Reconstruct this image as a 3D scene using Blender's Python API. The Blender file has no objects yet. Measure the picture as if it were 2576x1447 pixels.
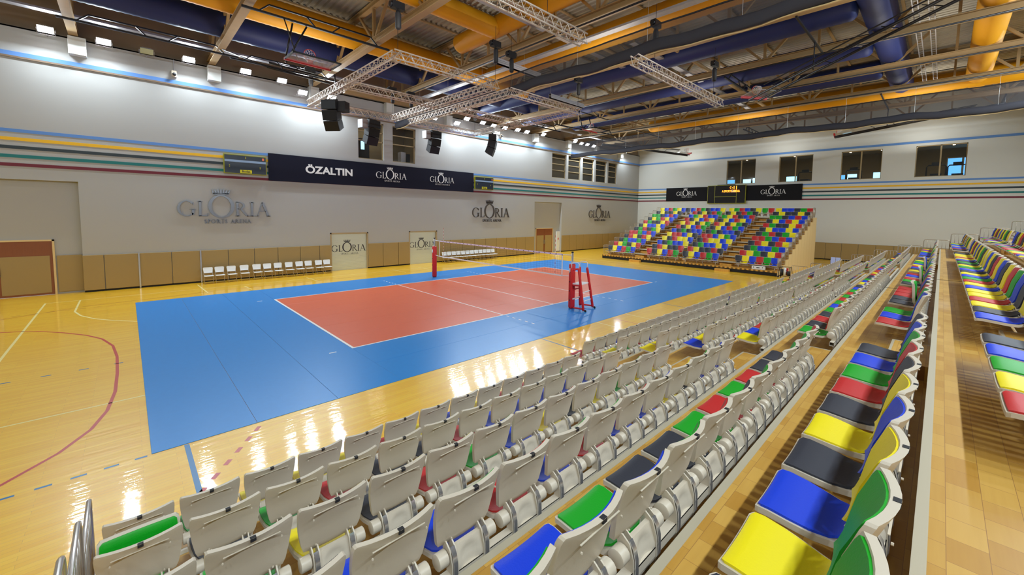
import bpy, bmesh, math, random
from mathutils import Vector, Matrix
random.seed(7)
S = bpy.context.scene
COL = S.collection
W, H = 2576, 1447

# ------------------------------------------------------------------ camera
cam_d = bpy.data.cameras.new('camera')
cam = bpy.data.objects.new('camera', cam_d)
COL.objects.link(cam)
YAW, PITCH, ROLL = 0.793, 0.074, 0.015
fv = Vector((math.cos(PITCH)*math.cos(YAW), math.cos(PITCH)*math.sin(YAW), -math.sin(PITCH)))
r0 = fv.cross(Vector((0, 0, 1))).normalized()
u0 = r0.cross(fv)
rr = math.cos(ROLL)*r0 + math.sin(ROLL)*u0
uu = -math.sin(ROLL)*r0 + math.cos(ROLL)*u0
m3 = Matrix((rr, uu, -fv)).transposed()
cam.matrix_world = Matrix.Translation((-13.642, -16.554, 4.103)) @ m3.to_4x4()
cam_d.sensor_width = 36
cam_d.sensor_fit = 'HORIZONTAL'
cam_d.lens = 1025.05/W*36
cam_d.shift_x = -38/W
cam_d.shift_y = -111.8/W
cam_d.clip_start = 0.02
cam_d.clip_end = 300
S.camera = cam

# ------------------------------------------------------------------ world, exposure
wd = bpy.data.worlds.new('world')
S.world = wd
wd.use_nodes = True
wd.node_tree.nodes['Background'].inputs[0].default_value = (0.62, 0.75, 1.0, 1)
wd.node_tree.nodes['Background'].inputs[1].default_value = 0.6
S.view_settings.view_transform = 'Standard'
S.view_settings.look = 'None'
S.view_settings.gamma = 1
S.view_settings.use_curve_mapping = False
S.view_settings.exposure = 0.52
S.cycles.max_bounces = 6
S.cycles.diffuse_bounces = 4
S.cycles.glossy_bounces = 3
S.cycles.transmission_bounces = 4
S.cycles.transparent_max_bounces = 12
S.cycles.sample_clamp_indirect = 6
S.cycles.use_denoising = True
S.cycles.caustics_reflective = False
S.cycles.caustics_refractive = False

def area(name, loc, direction, sx, sy, power, color=(1, 1, 1), spread=math.pi):
    l = bpy.data.lights.new(name, 'AREA')
    l.shape = 'RECTANGLE'
    l.size, l.size_y = sx, sy
    l.energy = power
    l.color = color
    l.spread = spread
    o = bpy.data.objects.new(name, l)
    COL.objects.link(o)
    o.location = loc
    o.rotation_euler = Vector(direction).to_track_quat('-Z', 'Y').to_euler()
    return o

# floodlight positions: the row along the left wall shows in the photo, the row on the wall behind the stand lights the seats
LAMPS = [(-15.8, 11.78, 1), (-14.04, 11.78, 1), (-12.57, 11.76, 0), (-10.97, 11.79, 1), (-8.5, 11.8, 1), (-6.71, 11.71, .4),
         (-5.6, 11.26, 1), (-3.91, 11.3, 1), (3.64, 11.3, .5), (5.73, 11.25, 1), (6.71, 11.77, 1), (8.37, 11.72, .7),
         (9.55, 11.66, .7), (10.9, 11.67, 1), (12.46, 11.74, 1), (13.64, 11.73, 1), (15.9, 11.8, 1), (20.82, 11.79, 1),
         (21.91, 11.72, 1), (22.97, 11.73, 1), (24.15, 11.7, 1), (30.79, 11.8, 1)]
LP = 150
for x, z, k in LAMPS:
    if k > 0:
        area('floodlight_beam', (x, 11.17, z-0.13), (0, -0.62, -0.8), 0.46, 0.16, LP*k, (0.80, 0.92, 1.0))
for i in range(17):
    area('floodlight_beam_behind', (-22+3.05*i, -21.3, 11.6), (0, 0.62, -0.8), 0.46, 0.2, LP*1.2, (0.80, 0.92, 1.0))
for i in range(5):
    area('unseen_end_light', (-27.4, -12+6*i, 11.6), (0.7, 0, -0.7), 0.46, 0.2, LP*.9, (0.80, 0.92, 1.0))  # unseen row at the near end, throwing light down the hall
# added fill lights without fixtures, brightening the roof from below
for i in range(6):
    for y in (-15.0, -5.0, 5.0):
        area('added_roof_fill', (-17.5+10*i, y, 9.7), (0, 0, 1), 2.4, 2.4, 62, (0.98, 0.96, 0.88))

# ------------------------------------------------------------------ materials
MATS = {}
def lin(c):
    return tuple(((v/255)/12.92 if v/255 <= .04045 else ((v/255+.055)/1.055)**2.4) for v in c)
def mat(name, rgb, rough=0.6, metal=0.0, bump=0.0, bscale=60.0, var=0.0, emit=None, coat=0.0, spec=None):
    if name in MATS: return MATS[name]
    m = bpy.data.materials.new(name)
    m.use_nodes = True
    nt = m.node_tree
    b = nt.nodes['Principled BSDF']
    c = lin(rgb) if max(rgb) > 1.001 else rgb
    b.inputs['Base Color'].default_value = (*c, 1)
    b.inputs['Roughness'].default_value = rough
    b.inputs['Metallic'].default_value = metal
    if spec is not None: b.inputs['Specular IOR Level'].default_value = spec
    if coat: 
        b.inputs['Coat Weight'].default_value = coat
        b.inputs['Coat Roughness'].default_value = 0.08
    if emit:
        b.inputs['Emission Color'].default_value = (*emit[0], 1)
        b.inputs['Emission Strength'].default_value = emit[1]
    if bump or var:
        tc = nt.nodes.new('ShaderNodeTexCoord')
        n = nt.nodes.new('ShaderNodeTexNoise')
        n.inputs['Scale'].default_value = bscale
        n.inputs['Detail'].default_value = 3
        nt.links.new(tc.outputs['Object'], n.inputs['Vector'])
        if bump:
            bp = nt.nodes.new('ShaderNodeBump')
            bp.inputs['Strength'].default_value = bump
            bp.inputs['Distance'].default_value = 0.01
            nt.links.new(n.outputs['Fac'], bp.inputs['Height'])
            nt.links.new(bp.outputs['Normal'], b.inputs['Normal'])
        if var:
            mx = nt.nodes.new('ShaderNodeMix'); mx.data_type = 'RGBA'
            mx.inputs[6].default_value = (*[v*(1-var) for v in c], 1)
            mx.inputs[7].default_value = (*[min(1, v*(1+var)) for v in c], 1)
            nt.links.new(n.outputs['Fac'], mx.inputs[0])
            nt.links.new(mx.outputs[2], b.inputs['Base Color'])
    MATS[name] = m
    return m

def wood(name, c1, c2, w, h, rough, gap, rot=0.0, grain=18.0, coat=0.0, bump=0.02, dark=None, tint=0.5):
    """Planks laid along local x; w = plank length, h = plank width (metres)."""
    m = bpy.data.materials.new(name); m.use_nodes = True
    nt = m.node_tree; N = nt.nodes; L = nt.links
    b = N['Principled BSDF']
    tc = N.new('ShaderNodeTexCoord')
    mp = N.new('ShaderNodeMapping'); mp.inputs['Rotation'].default_value = (0, 0, rot)
    L.new(tc.outputs['Object'], mp.inputs['Vector'])
    br = N.new('ShaderNodeTexBrick')
    br.inputs['Scale'].default_value = 1
    br.inputs['Brick Width'].default_value = w
    br.inputs['Row Height'].default_value = h
    br.inputs['Mortar Size'].default_value = gap
    br.inputs['Mortar Smooth'].default_value = 0.3
    br.inputs['Color1'].default_value = (0, 0, 0, 1)
    br.inputs['Color2'].default_value = (1, 1, 1, 1)
    br.inputs['Mortar'].default_value = (0.4, 0.4, 0.4, 1)
    br.offset = 0.37
    L.new(mp.outputs['Vector'], br.inputs['Vector'])
    st = N.new('ShaderNodeMapping'); st.inputs['Scale'].default_value = (0.9, grain, 1)
    L.new(mp.outputs['Vector'], st.inputs['Vector'])
    n = N.new('ShaderNodeTexNoise'); n.inputs['Scale'].default_value = 2.2; n.inputs['Detail'].default_value = 5
    L.new(st.outputs['Vector'], n.inputs['Vector'])
    ad = N.new('ShaderNodeMath'); ad.operation = 'MULTIPLY_ADD'
    L.new(br.outputs['Color'], ad.inputs[0]); ad.inputs[1].default_value = tint
    mu = N.new('ShaderNodeMath'); mu.operation = 'MULTIPLY'; mu.inputs[1].default_value = 1-tint
    L.new(n.outputs['Fac'], mu.inputs[0]); L.new(mu.outputs[0], ad.inputs[2])
    mx = N.new('ShaderNodeMix'); mx.data_type = 'RGBA'
    mx.inputs[6].default_value = (*lin(c1), 1); mx.inputs[7].default_value = (*lin(c2), 1)
    L.new(ad.outputs[0], mx.inputs[0])
    m2 = N.new('ShaderNodeMix'); m2.data_type = 'RGBA'
    m2.inputs[7].default_value = (*lin(dark or [v*.6 for v in c1]), 1)
    L.new(br.outputs['Fac'], m2.inputs[0]); L.new(mx.outputs[2], m2.inputs[6])
    L.new(m2.outputs[2], b.inputs['Base Color'])
    b.inputs['Roughness'].default_value = rough
    if coat:
        b.inputs['Coat Weight'].default_value = coat
        b.inputs['Coat Roughness'].default_value = 0.05
    n2 = N.new('ShaderNodeTexNoise'); n2.inputs['Scale'].default_value = 1.3; n2.inputs['Detail'].default_value = 4
    st2 = N.new('ShaderNodeMapping'); st2.inputs['Scale'].default_value = (1.2, 9, 1)
    L.new(mp.outputs['Vector'], st2.inputs['Vector']); L.new(st2.outputs['Vector'], n2.inputs['Vector'])
    bp = N.new('ShaderNodeBump'); bp.inputs['Strength'].default_value = bump; bp.inputs['Distance'].default_value = 0.05
    L.new(n2.outputs['Fac'], bp.inputs['Height'])
    L.new(bp.outputs['Normal'], b.inputs['Normal'])
    if coat: L.new(bp.outputs['Normal'], b.inputs['Coat Normal'])
    MATS[name] = m
    return m

M_floor = wood('maple_floor', (242, 178, 16), (255, 208, 50), 1.1, 0.083, 0.36, 0.0012, coat=0.7, grain=14, bump=0.10, dark=(190, 140, 60), tint=0.55)
M_tread = wood('tread_wood', (178, 126, 40), (214, 170, 82), 0.21, 0.15, 0.42, 0.0015, rot=0.0, grain=14, coat=0.15, bump=0.02, dark=(150, 105, 55), tint=0.6)
M_farwood = wood('far_tread_wood', (200, 145, 55), (226, 172, 80), 0.9, 0.15, 0.4, 0.002, coat=0.2)
M_door = wood('door_wood', (118, 66, 38), (150, 88, 54), 3.0, 3.0, 0.4, 0.0, rot=1.5708, grain=25)
M_wall = mat('wall_paint', (176, 176, 174), 0.85, bump=0.03, bscale=25)
M_wall2 = mat('upper_wall', (150, 132, 112), 0.9)
M_wallr = mat('end_wall_paint', (210, 212, 208), 0.85, bump=0.03, bscale=25)
M_deck = mat('galvanised_deck', (176, 168, 152), 0.4, 0.45, var=0.3, bscale=0.9)
M_steel = mat('painted_steel', (166, 138, 96), 0.55, 0.0, var=0.08, bscale=3)
M_black = mat('black_metal', (26, 26, 30), 0.38, 0.3)
M_blackp = mat('black_plastic', (34, 34, 38), 0.6)
M_alu = mat('aluminium', (196, 194, 190), 0.32, 0.85)
M_white_truss = mat('white_truss_alu', (226, 214, 202), 0.38, 0.35)
M_galv = mat('galvanised_sheet', (178, 176, 180), 0.42, 0.55, var=0.15, bscale=8)
M_beige = mat('beige_plastic', (210, 198, 178), 0.42, bump=0.05, bscale=220)
M_beige_st = mat('beige_panel', (222, 196, 142), 0.55)
M_rail = mat('rail_steel', (176, 164, 146), 0.35, 0.55)
M_railn = mat('rail_steel_bright', (200, 196, 192), 0.3, 0.75)
M_chrome = mat('chrome_clip', (228, 230, 236), 0.22, 0.85)
M_nose = mat('tread_nosing', (190, 180, 156), 0.5, 0.2)
M_riser = mat('riser_panel', (92, 76, 52), 0.7)
PAD = {'Y': mat('pad_yellow', (238, 218, 0), 0.5, bump=0.12, bscale=90), 'B': mat('pad_blue', (0, 58, 206), 0.5, bump=0.12, bscale=90),
       'G': mat('pad_green', (0, 158, 24), 0.5, bump=0.12, bscale=90), 'R': mat('pad_red', (192, 34, 34), 0.5, bump=0.12, bscale=90),
       'K': mat('pad_black', (44, 46, 56), 0.55, bump=0.12, bscale=90)}
PADN = {'Y': 'yellow', 'B': 'blue', 'G': 'green', 'R': 'red', 'K': 'black'}
M_blue = mat('mat_blue', (20, 134, 214), 0.34, bump=0.05, bscale=7, spec=0.3, var=0.04)
M_red = mat('mat_terracotta', (222, 104, 72), 0.36, bump=0.05, bscale=7, spec=0.3, var=0.04)
M_white = mat('white_paint', (236, 236, 236), 0.5)
M_offw = mat('white_plastic', (232, 236, 240), 0.4)
M_padred = mat('red_padding', (206, 26, 28), 0.45)
M_padwall = mat('tan_wall_padding', (162, 138, 88), 0.6, bump=0.08, bscale=140)
M_dark = mat('dark_gap', (20, 18, 18), 0.8)
M_ban = mat('navy_banner', (30, 31, 46), 0.9, bump=0.12, bscale=1.6, spec=0.15)
M_banr = mat('charcoal_banner', (28, 28, 32), 0.85, bump=0.35, bscale=2.2, spec=0.2)
M_letter = mat('brushed_letter', (150, 154, 162), 0.28, 0.8)
M_letterd = mat('dark_letter', (96, 88, 82), 0.35, 0.6)
M_letterk = mat('black_letter', (44, 42, 50), 0.5)
M_duct_y = mat('yellow_duct', (226, 158, 0), 0.6, bump=0.0)
M_duct_b = mat('blue_duct', (24, 40, 100), 0.55, 0.0)
M_mesh = mat('curtain_net', (52, 54, 62), 0.9)
M_roll = mat('curtain_roll', (54, 54, 62), 0.8, bump=0.3, bscale=6)
M_glassr = mat('shutter_slats', (206, 214, 204), 0.5)
M_tanframe = mat('tan_frame', (170, 150, 112), 0.5)
M_lamp = mat('lit_lamp_glass', (255, 255, 255), 0.4, emit=((0.95, 0.97, 1.0), 30))
M_lampdim = mat('dim_lamp_glass', (255, 255, 255), 0.4, emit=((0.9, 0.96, 1.0), 6))
M_lampoff = mat('unlit_lamp_glass', (170, 185, 180), 0.15, 0.4)
M_orange = mat('led_orange', (255, 110, 10), 0.5, emit=((1.0, 0.28, 0.02), 2.2))
M_yelframe = mat('yellow_frame', (150, 150, 20), 0.5)
M_sbface = mat('scoreboard_face', (32, 42, 56), 0.35)
M_yeltag = mat('yellow_tag', (230, 220, 20), 0.5)
M_sbstrip = mat('scoreboard_strip', (140, 165, 196), 0.4)
M_blueline = mat('blue_line_paint', (0, 110, 170), 0.35)
M_redline = mat('red_line_paint', (196, 66, 60), 0.35)
M_cream = mat('cream_line_paint', (240, 224, 150), 0.35)
M_dred = mat('dark_line_paint', (150, 60, 50), 0.35)
STR = [('blue', (92, 138, 204)), ('yellow', (238, 184, 28)), ('charcoal', (44, 56, 62)), ('teal', (22, 118, 118)), ('maroon', (110, 28, 46))]
SM = [mat('stripe_'+n, c, 0.6) for n, c in STR]

def net_material(name, rgb, alpha, scale):
    """A woven net: threads and holes in the surface itself, seen from any side."""
    m = bpy.data.materials.new(name); m.use_nodes = True
    nt = m.node_tree; b = nt.nodes['Principled BSDF']
    b.inputs['Base Color'].default_value = (*lin(rgb), 1)
    b.inputs['Roughness'].default_value = 0.9
    b.inputs['Alpha'].default_value = alpha
    MATS[name] = m
    return m
M_sheer = net_material('sheer_curtain_net', (66, 66, 72), 0.42, 40)
def glass(name, rgb=(90, 100, 104), alpha=0.10):
    m = bpy.data.materials.new(name); m.use_nodes = True
    b = m.node_tree.nodes['Principled BSDF']
    b.inputs['Base Color'].default_value = (*lin(rgb), 1)
    b.inputs['Roughness'].default_value = 0.05
    b.inputs['Alpha'].default_value = alpha
    MATS[name] = m
    return m
M_glass = glass('window_glass')

# ------------------------------------------------------------------ mesh helpers
class MB:
    def __init__(s):
        s.v = []; s.f = []; s.m = []; s.mats = []
    def mi(s, m):
        if m is None: return 0
        if m not in s.mats: s.mats.append(m)
        return s.mats.index(m)
    def box(s, a, b, m=None, M=None):
        x0, y0, z0 = [min(p, q) for p, q in zip(a, b)]
        x1, y1, z1 = [max(p, q) for p, q in zip(a, b)]
        vs = [(x0,y0,z0),(x1,y0,z0),(x1,y1,z0),(x0,y1,z0),(x0,y0,z1),(x1,y0,z1),(x1,y1,z1),(x0,y1,z1)]
        s.add(vs, [(0,3,2,1),(4,5,6,7),(0,1,5,4),(1,2,6,5),(2,3,7,6),(3,0,4,7)], m, M)
        return s
    def add(s, vs, fs, m=None, M=None):
        n = len(s.v)
        if M is not None: vs = [tuple(M @ Vector(v)) for v in vs]
        s.v += [tuple(v) for v in vs]
        k = s.mi(m)
        for f in fs:
            s.f.append(tuple(i+n for i in f)); s.m.append(k)
        return s
    def bar(s, p, q, w, h=None, m=None, up=(0, 0, 1)):
        """square bar from p to q"""
        h = h or w
        p, q = Vector(p), Vector(q); d = q-p; L = d.length
        if L < 1e-6: return s
        d.normalize(); u = Vector(up)
        if abs(d.dot(u)) > .98: u = Vector((0, 1, 0))
        a = d.cross(u).normalized(); b = a.cross(d)
        vs = []
        for t in (p, q):
            for i, j in ((-1,-1),(1,-1),(1,1),(-1,1)):
                vs.append(t + a*(w/2*i) + b*(h/2*j))
        s.add(vs, [(0,1,2,3),(7,6,5,4),(0,4,5,1),(1,5,6,2),(2,6,7,3),(3,7,4,0)], m)
        return s
    def tube(s, pts, r, n=8, m=None, cap=True, closed=False):
        pts = [Vector(p) for p in pts]; rings = []
        k = len(pts)
        prev = None
        for i, p in enumerate(pts):
            if closed: d = pts[(i+1) % k]-pts[i-1]
            else: d = pts[min(i+1, k-1)]-pts[max(i-1, 0)]
            d.normalize()
            if prev is None:
                u = Vector((0, 0, 1)) if abs(d.z) < .9 else Vector((1, 0, 0))
                a = d.cross(u).normalized()
            else:
                a = (prev - d*prev.dot(d)).normalized()
            prev = a
            b = d.cross(a)
            rad = r[i] if isinstance(r, (list, tuple)) else r
            rings.append([p + a*(rad*math.cos(t*2*math.pi/n)) + b*(rad*math.sin(t*2*math.pi/n)) for t in range(n)])
        vs = [v for R in rings for v in R]; fs = []
        for i in range(k if closed else k-1):
            j = (i+1) % k
            for t in range(n):
                fs.append((i*n+t, i*n+(t+1) % n, j*n+(t+1) % n, j*n+t))
        if cap and not closed:
            fs.append(tuple(reversed(range(n)))); fs.append(tuple((k-1)*n+t for t in range(n)))
        s.add(vs, fs, m)
        return s
    def build(s, name, m=None, parent=None, loc=None, smooth=False, bevel=0.0):
        me = bpy.data.meshes.new(name)
        me.from_pydata([tuple(v) for v in s.v], [], s.f)
        if s.mats:
            for q in s.mats: me.materials.append(q)
            me.polygons.foreach_set('material_index', s.m)
        elif m: me.materials.append(m)
        if smooth: me.polygons.foreach_set('use_smooth', [True]*len(me.polygons))
        me.update()
        o = bpy.data.objects.new(name, me)
        COL.objects.link(o)
        if parent: o.parent = parent
        if loc: o.location = loc
        if bevel:
            bm = o.modifiers.new('bevel', 'BEVEL'); bm.width = bevel; bm.segments = 2; bm.limit_method = 'ANGLE'
        return o

def tag(o, label, cat, group=None, kind=None):
    o['label'] = label; o['category'] = cat
    if group: o['group'] = group
    if kind: o['kind'] = kind
    return o
def thing(name, loc, label, cat, group=None, rz=0.0):
    o = bpy.data.objects.new(name, None); COL.objects.link(o)
    o.empty_display_size = 0.1
    o.location = loc; o.rotation_euler = (0, 0, rz)
    return tag(o, label, cat, group)
def struct(o):
    o['kind'] = 'structure'; return o
def copy_tree(o, parent=None):
    c = o.copy(); COL.objects.link(c)
    if parent: c.parent = parent
    for ch in list(o.children): copy_tree(ch, c)
    return c
ORD = ['first', 'second', 'third', 'fourth', 'fifth', 'sixth', 'seventh', 'eighth', 'ninth', 'tenth', 'eleventh', 'twelfth',
       'thirteenth', 'fourteenth', 'fifteenth', 'sixteenth', 'seventeenth', 'eighteenth', 'nineteenth', 'twentieth',
       'twenty-first', 'twenty-second', 'twenty-third', 'twenty-fourth', 'twenty-fifth', 'twenty-sixth', 'twenty-seventh', 'twenty-eighth']

# ------------------------------------------------------------------ room shell
WY, WX = 11.9, 34.95
X0, Y0, ZR = -28.0, -22.0, 13.85
def wall_cells(u0, u1, z0, z1, holes):
    us = sorted({u0, u1, *[h[0] for h in holes], *[h[1] for h in holes]})
    zs = sorted({z0, z1, *[h[2] for h in holes], *[h[3] for h in holes]})
    out = []
    for a, b in zip(us, us[1:]):
        run = None
        for c, d in zip(zs, zs[1:]):
            mu, mz = (a+b)/2, (c+d)/2
            inside = any(h[0] < mu < h[1] and h[2] < mz < h[3] for h in holes)
            if inside:
                if run: out.append(run); run = None
            else:
                run = (a, b, run[2] if run else c, d)
        if run: out.append(run)
    return out
fl = MB(); fl.box((X0-.3, Y0-.3, -0.2), (WX+.3, WY+.8, 0))
struct(fl.build('floor', M_floor))
WINL = [(-2.04, -0.2), (0.47, 2.33)]
WINL2 = [(17.82, 20.1), (20.42, 22.6), (22.92, 25.05), (25.37, 27.55), (27.88, 29.76)]
holes = [(-20.5, -15.17, 0, 5.24), (15.35, 19.48, 0, 5.22), (-3.95, -1.5, 0, 2.52), (1.77, 4.13, 0, 2.52)]
holes += [(a, b, 7.7, 10.28) for a, b in WINL] + [(a, b, 7.8, 10.3) for a, b in WINL2]
w = MB()
for a, b, c, d in wall_cells(X0, WX+.2, 0, 11.78, holes): w.box((a, WY, c), (b, WY+.3, d))
struct(w.build('wall_left', M_wall))
w = MB(); w.box((X0, WY+.3, 11.6), (WX+.2, WY+.7, ZR)); w.box((X0, WY, 11.72), (WX, WY+.5, 11.78))
struct(w.build('trim_1', M_wall2))
w = MB()
w.box((-20.6, WY+.3, 2.55), (-15.1, WY+.5, 5.3)); w.box((-16.1, WY+.3, 0), (-15.1, WY+.5, 2.55)); w.box((-20.6, WY+.3, 0), (-19.5, WY+.5, 2.55))
w.box((15.3, WY+.3, 2.56), (19.6, WY+.5, 5.3)); w.box((15.3, WY+.3, 0), (15.84, WY+.5, 2.56)); w.box((18.38, WY+.3, 0), (19.6, WY+.5, 2.56))
struct(w.build('wall_recess', M_wall))
WINR = [(-2.1, 0.86), (-7.25, -4.31), (-12.42, -9.48), (-17.64, -14.61)]
w = MB()
for a, b, c, d in wall_cells(Y0, WY+.3, 0, ZR, [(a, b, 7.67, 10.3) for a, b in WINR]): w.box((WX, a, c), (WX+.3, b, d))
struct(w.build('wall_right', M_wallr))
w = MB(); w.box((X0, Y0-.3, 0), (WX+.3, Y0, ZR)); struct(w.build('wall_back', M_wall))
w = MB(); w.box((X0-.3, Y0-.3, 0), (X0, WY+.8, ZR)); struct(w.build('wall_near_end', M_wall))
# corrugated roof deck, ribs running across the court
w = MB(); vs = []; fs = []
x = X0; per = 0.30; i = 0
while x < WX+.3:
    for dx, dz in ((0, 0), (.10, 0), (.15, .07), (.25, .07)):
        vs += [(x+dx, Y0, ZR+dz), (x+dx, WY+.8, ZR+dz)]
    x += per
n = len(vs)//2
fs = [(2*i, 2*i+1, 2*i+3, 2*i+2) for i in range(n-1)]
w.add(vs, fs); w.box((X0-.3, Y0-.3, ZR+.12), (WX+.5, WY+.9, ZR+.3))
struct(w.build('ceiling', M_deck))
# painted stripes on the two walls
ZST = [7.34, 6.98, 6.62, 6.24, 5.87]
k = 2
for (n, c), m, z in zip(STR, SM, ZST):
    w = MB(); w.box((X0, WY-.012, z-.07), (WX-.012, WY, z+.07)); w.box((WX-.012, Y0, z-.07), (WX, WY, z+.07))
    struct(w.build('trim_%d' % k, m)); k += 1
w = MB(); w.box((X0, WY-.05, 10.52), (WX-.05, WY, 10.7)); w.box((WX-.05, Y0, 10.52), (WX, WY, 10.7))
struct(w.build('trim_%d' % k, SM[0])); k += 1
w = MB(); w.box((X0, WY-.052, 10.44), (WX-.05, WY, 10.52))  # brownish shade below the top stripe, painted as a strip of its own
struct(w.build('trim_%d' % k, mat('stripe_shade', (128, 108, 88), .7))); k += 1
# floor-level black baseboards
w = MB()
for a, b in ((X0, -20.5), (-15.17, -3.95), (-1.5, 1.77), (4.13, 15.35), (19.48, WX)): w.box((a, WY-.03, 0), (b, WY, .09))
struct(w.build('baseboard_left', M_dark))
w = MB(); w.box((WX-.03, Y0, 0), (WX, WY, .09)); struct(w.build('baseboard_right', M_dark))

# ------------------------------------------------------------------ windows
nwin = 0
def window_left(a, b, z0, z1, bars, fr=0.06):
    global nwin
    nwin += 1
    y = WY+.2
    w = MB()
    w.box((a, y-.04, z0), (a+fr, y+.04, z1)); w.box((b-fr, y-.04, z0), (b, y+.04, z1))
    w.box((a, y-.04, z0), (b, y+.04, z0+fr)); w.box((a, y-.04, z1-fr), (b, y+.04, z1))
    for z in bars: w.box((a, y-.04, z-.035), (b, y+.04, z+.035))
    o = struct(w.build('window_%d' % nwin, M_tanframe))
    g = MB(); g.box((a+fr, y-.004, z0+fr), (b-fr, y+.004, z1-fr)); g.build('pane', M_glass, o)
    return o
for a, b in WINL: window_left(a, b, 7.7, 10.28, (9.62, 8.98))
for a, b in WINL2: window_left(a, b, 7.8, 10.3, (9.85, 9.25, 8.6))
def window_right(y0, y1, z0, z1, fr=0.06):
    global nwin
    nwin += 1
    x = WX+.22
    w = MB()
    w.box((x-.04, y0, z0), (x+.04, y0+fr, z1)); w.box((x-.04, y1-fr, z0), (x+.04, y1, z1))
    w.box((x-.04, y0, z0), (x+.04, y1, z0+fr)); w.box((x-.04, y0, z1-fr), (x+.04, y1, z1))
    ym = y0+(y1-y0)*.5; w.box((x-.04, ym-.05, z0), (x+.04, ym+.05, z1))
    o = struct(w.build('window_%d' % nwin, M_tanframe))
    g = MB(); g.box((x-.004, y0+fr, z0+fr), (x+.004, y1-fr, z1-fr)); g.build('pane', M_glass, o)
for a, b in WINR: window_right(a, b, 7.67, 10.3)
# rooms behind the windows
M_inroom = mat('inner_room_wall', (126, 112, 84), .8)
M_inceil = mat('inner_room_ceiling', (168, 154, 116), .8)
M_sky = mat('daylight_beyond', (90, 170, 235), .8, emit=((0.10, 0.36, 0.85), 1.3))
M_green = mat('trees_beyond', (50, 120, 80), .8, emit=((0.05, 0.24, 0.16), .8))
M_warm = mat('downlight_lens', (255, 240, 200), .5, emit=((1.0, .8, .45), 9))
M_cove = mat('lit_ceiling_cove', (240, 226, 160), .7, emit=((0.95, .78, .32), .55))
M_screen = mat('lit_screen', (160, 220, 255), .5, emit=((0.35, .75, 1.0), 1.6))
w = MB()
w.box((WX+.3, Y0, 7.35), (46, WY, 7.5)); w.box((45.8, Y0, 7.5), (46, WY, 11.4)); w.box((WX+.3, WY, 7.5), (46, WY+.2, 11.4)); w.box((WX+.3, Y0-.2, 7.5), (46, Y0, 11.4))
struct(w.build('wall_gym_room', M_inroom))
w = MB(); w.box((WX+.3, Y0, 11.2), (46, WY, 11.4)); struct(w.build('ceiling_gym_room', M_inceil))
for i, (a, b) in enumerate(((-21, -16.5), (-8.5, -5.8), (3.5, 6.0))):
    w = MB(); nwin += 1
    z1 = 10.3 if i == 0 else 9.1
    w.box((45.7, a, 7.9), (45.8, b, z1))
    o = w.build('window_%d' % nwin, M_tanframe); struct(o)
    g = MB(); 
    npane = 4 if i == 0 else 2
    for q in range(npane):
        ya = a+.08+(b-a)/npane*q; yb = a-.08+(b-a)/npane*(q+1)
        g.box((45.68, ya, 8.5 if i == 0 else 8.0), (45.7, yb, z1-.1), M_sky)
        if i == 0: g.box((45.68, ya, 8.0), (45.7, yb, 8.42), M_green)
    g.build('pane', None, o)
for i, (x, y) in enumerate([(37.2+1.9*a, -19.5+2.6*b) for a in range(4) for b in range(11)]):
    o = MB().tube([(x, y, 11.205), (x, y, 11.17)], .09, 10, M_warm).build('downlight')
    tag(o, 'small round warm downlight in the ceiling of the upstairs gym room', 'downlight', 'downlights of the upstairs room')
for i, y in enumerate((-18.5, -12.5, -7, -1.5)):
    w = MB(); w.box((35.9, y, 11.12), (36.9, y+3.0, 11.19), M_cove)
    tag(w.build('ceiling_light_panel'), 'long yellowish lit ceiling panel seen through the %s upstairs window from the corner' % ORD[3-i], 'light panel')
for i in range(3):
    area('gym_room_light', (40, -16+9*i, 11.1), (0, 0, -1), 2, 2, 55, (1, .88, .66))
# exercise machines silhouetted in the room
def machine(y, x, lab):
    t = thing('exercise_machine', (x, y, 7.5), lab, 'exercise machine')
    MB().tube([(0, -.6, 0), (0, -.6, 1.1), (0, -.5, 1.25), (0, .5, 1.25), (0, .6, 1.1), (0, .6, 0)], .05, 8).build('frame', M_blackp, t, smooth=True)
    MB().box((-.4, -.35, .35), (.5, .35, .5)).build('deck', M_blackp, t)
    MB().box((-.1, -.3, 1.2), (.1, .3, 1.5)).build('console', M_blackp, t)
machine(-15.9, 36.6, 'black exercise machine behind the rightmost upstairs window'); machine(-17.2, 37.2, 'black exercise machine at the right edge of the rightmost upstairs window')
machine(-6.3, 36.8, 'black exercise machine behind the second upstairs window from the corner'); machine(-10.2, 37.2, 'black exercise machine behind the third upstairs window from the corner')
for i, (y, x, ww) in enumerate(((-1.6, 37.5, 1.0), (-.2, 38.5, .9), (-4.9, 37.6, 1.0), (-10.0, 38, .8), (-12.0, 37.2, .7))):
    t = thing('television_screen', (x, y, 7.5), 'lit pale blue screen, %s from the corner behind the upstairs windows' % ORD[i], 'screen')
    MB().box((0, -ww/2, .25), (.06, ww/2, .95)).build('casing', M_blackp, t)
    MB().box((-.01, -ww/2+.03, .29), (0, ww/2-.03, .92)).build('lit_panel', M_screen, t)
    MB().box((0.02, -.04, 0), (.06, .04, .25)).build('stand', M_blackp, t)
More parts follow.
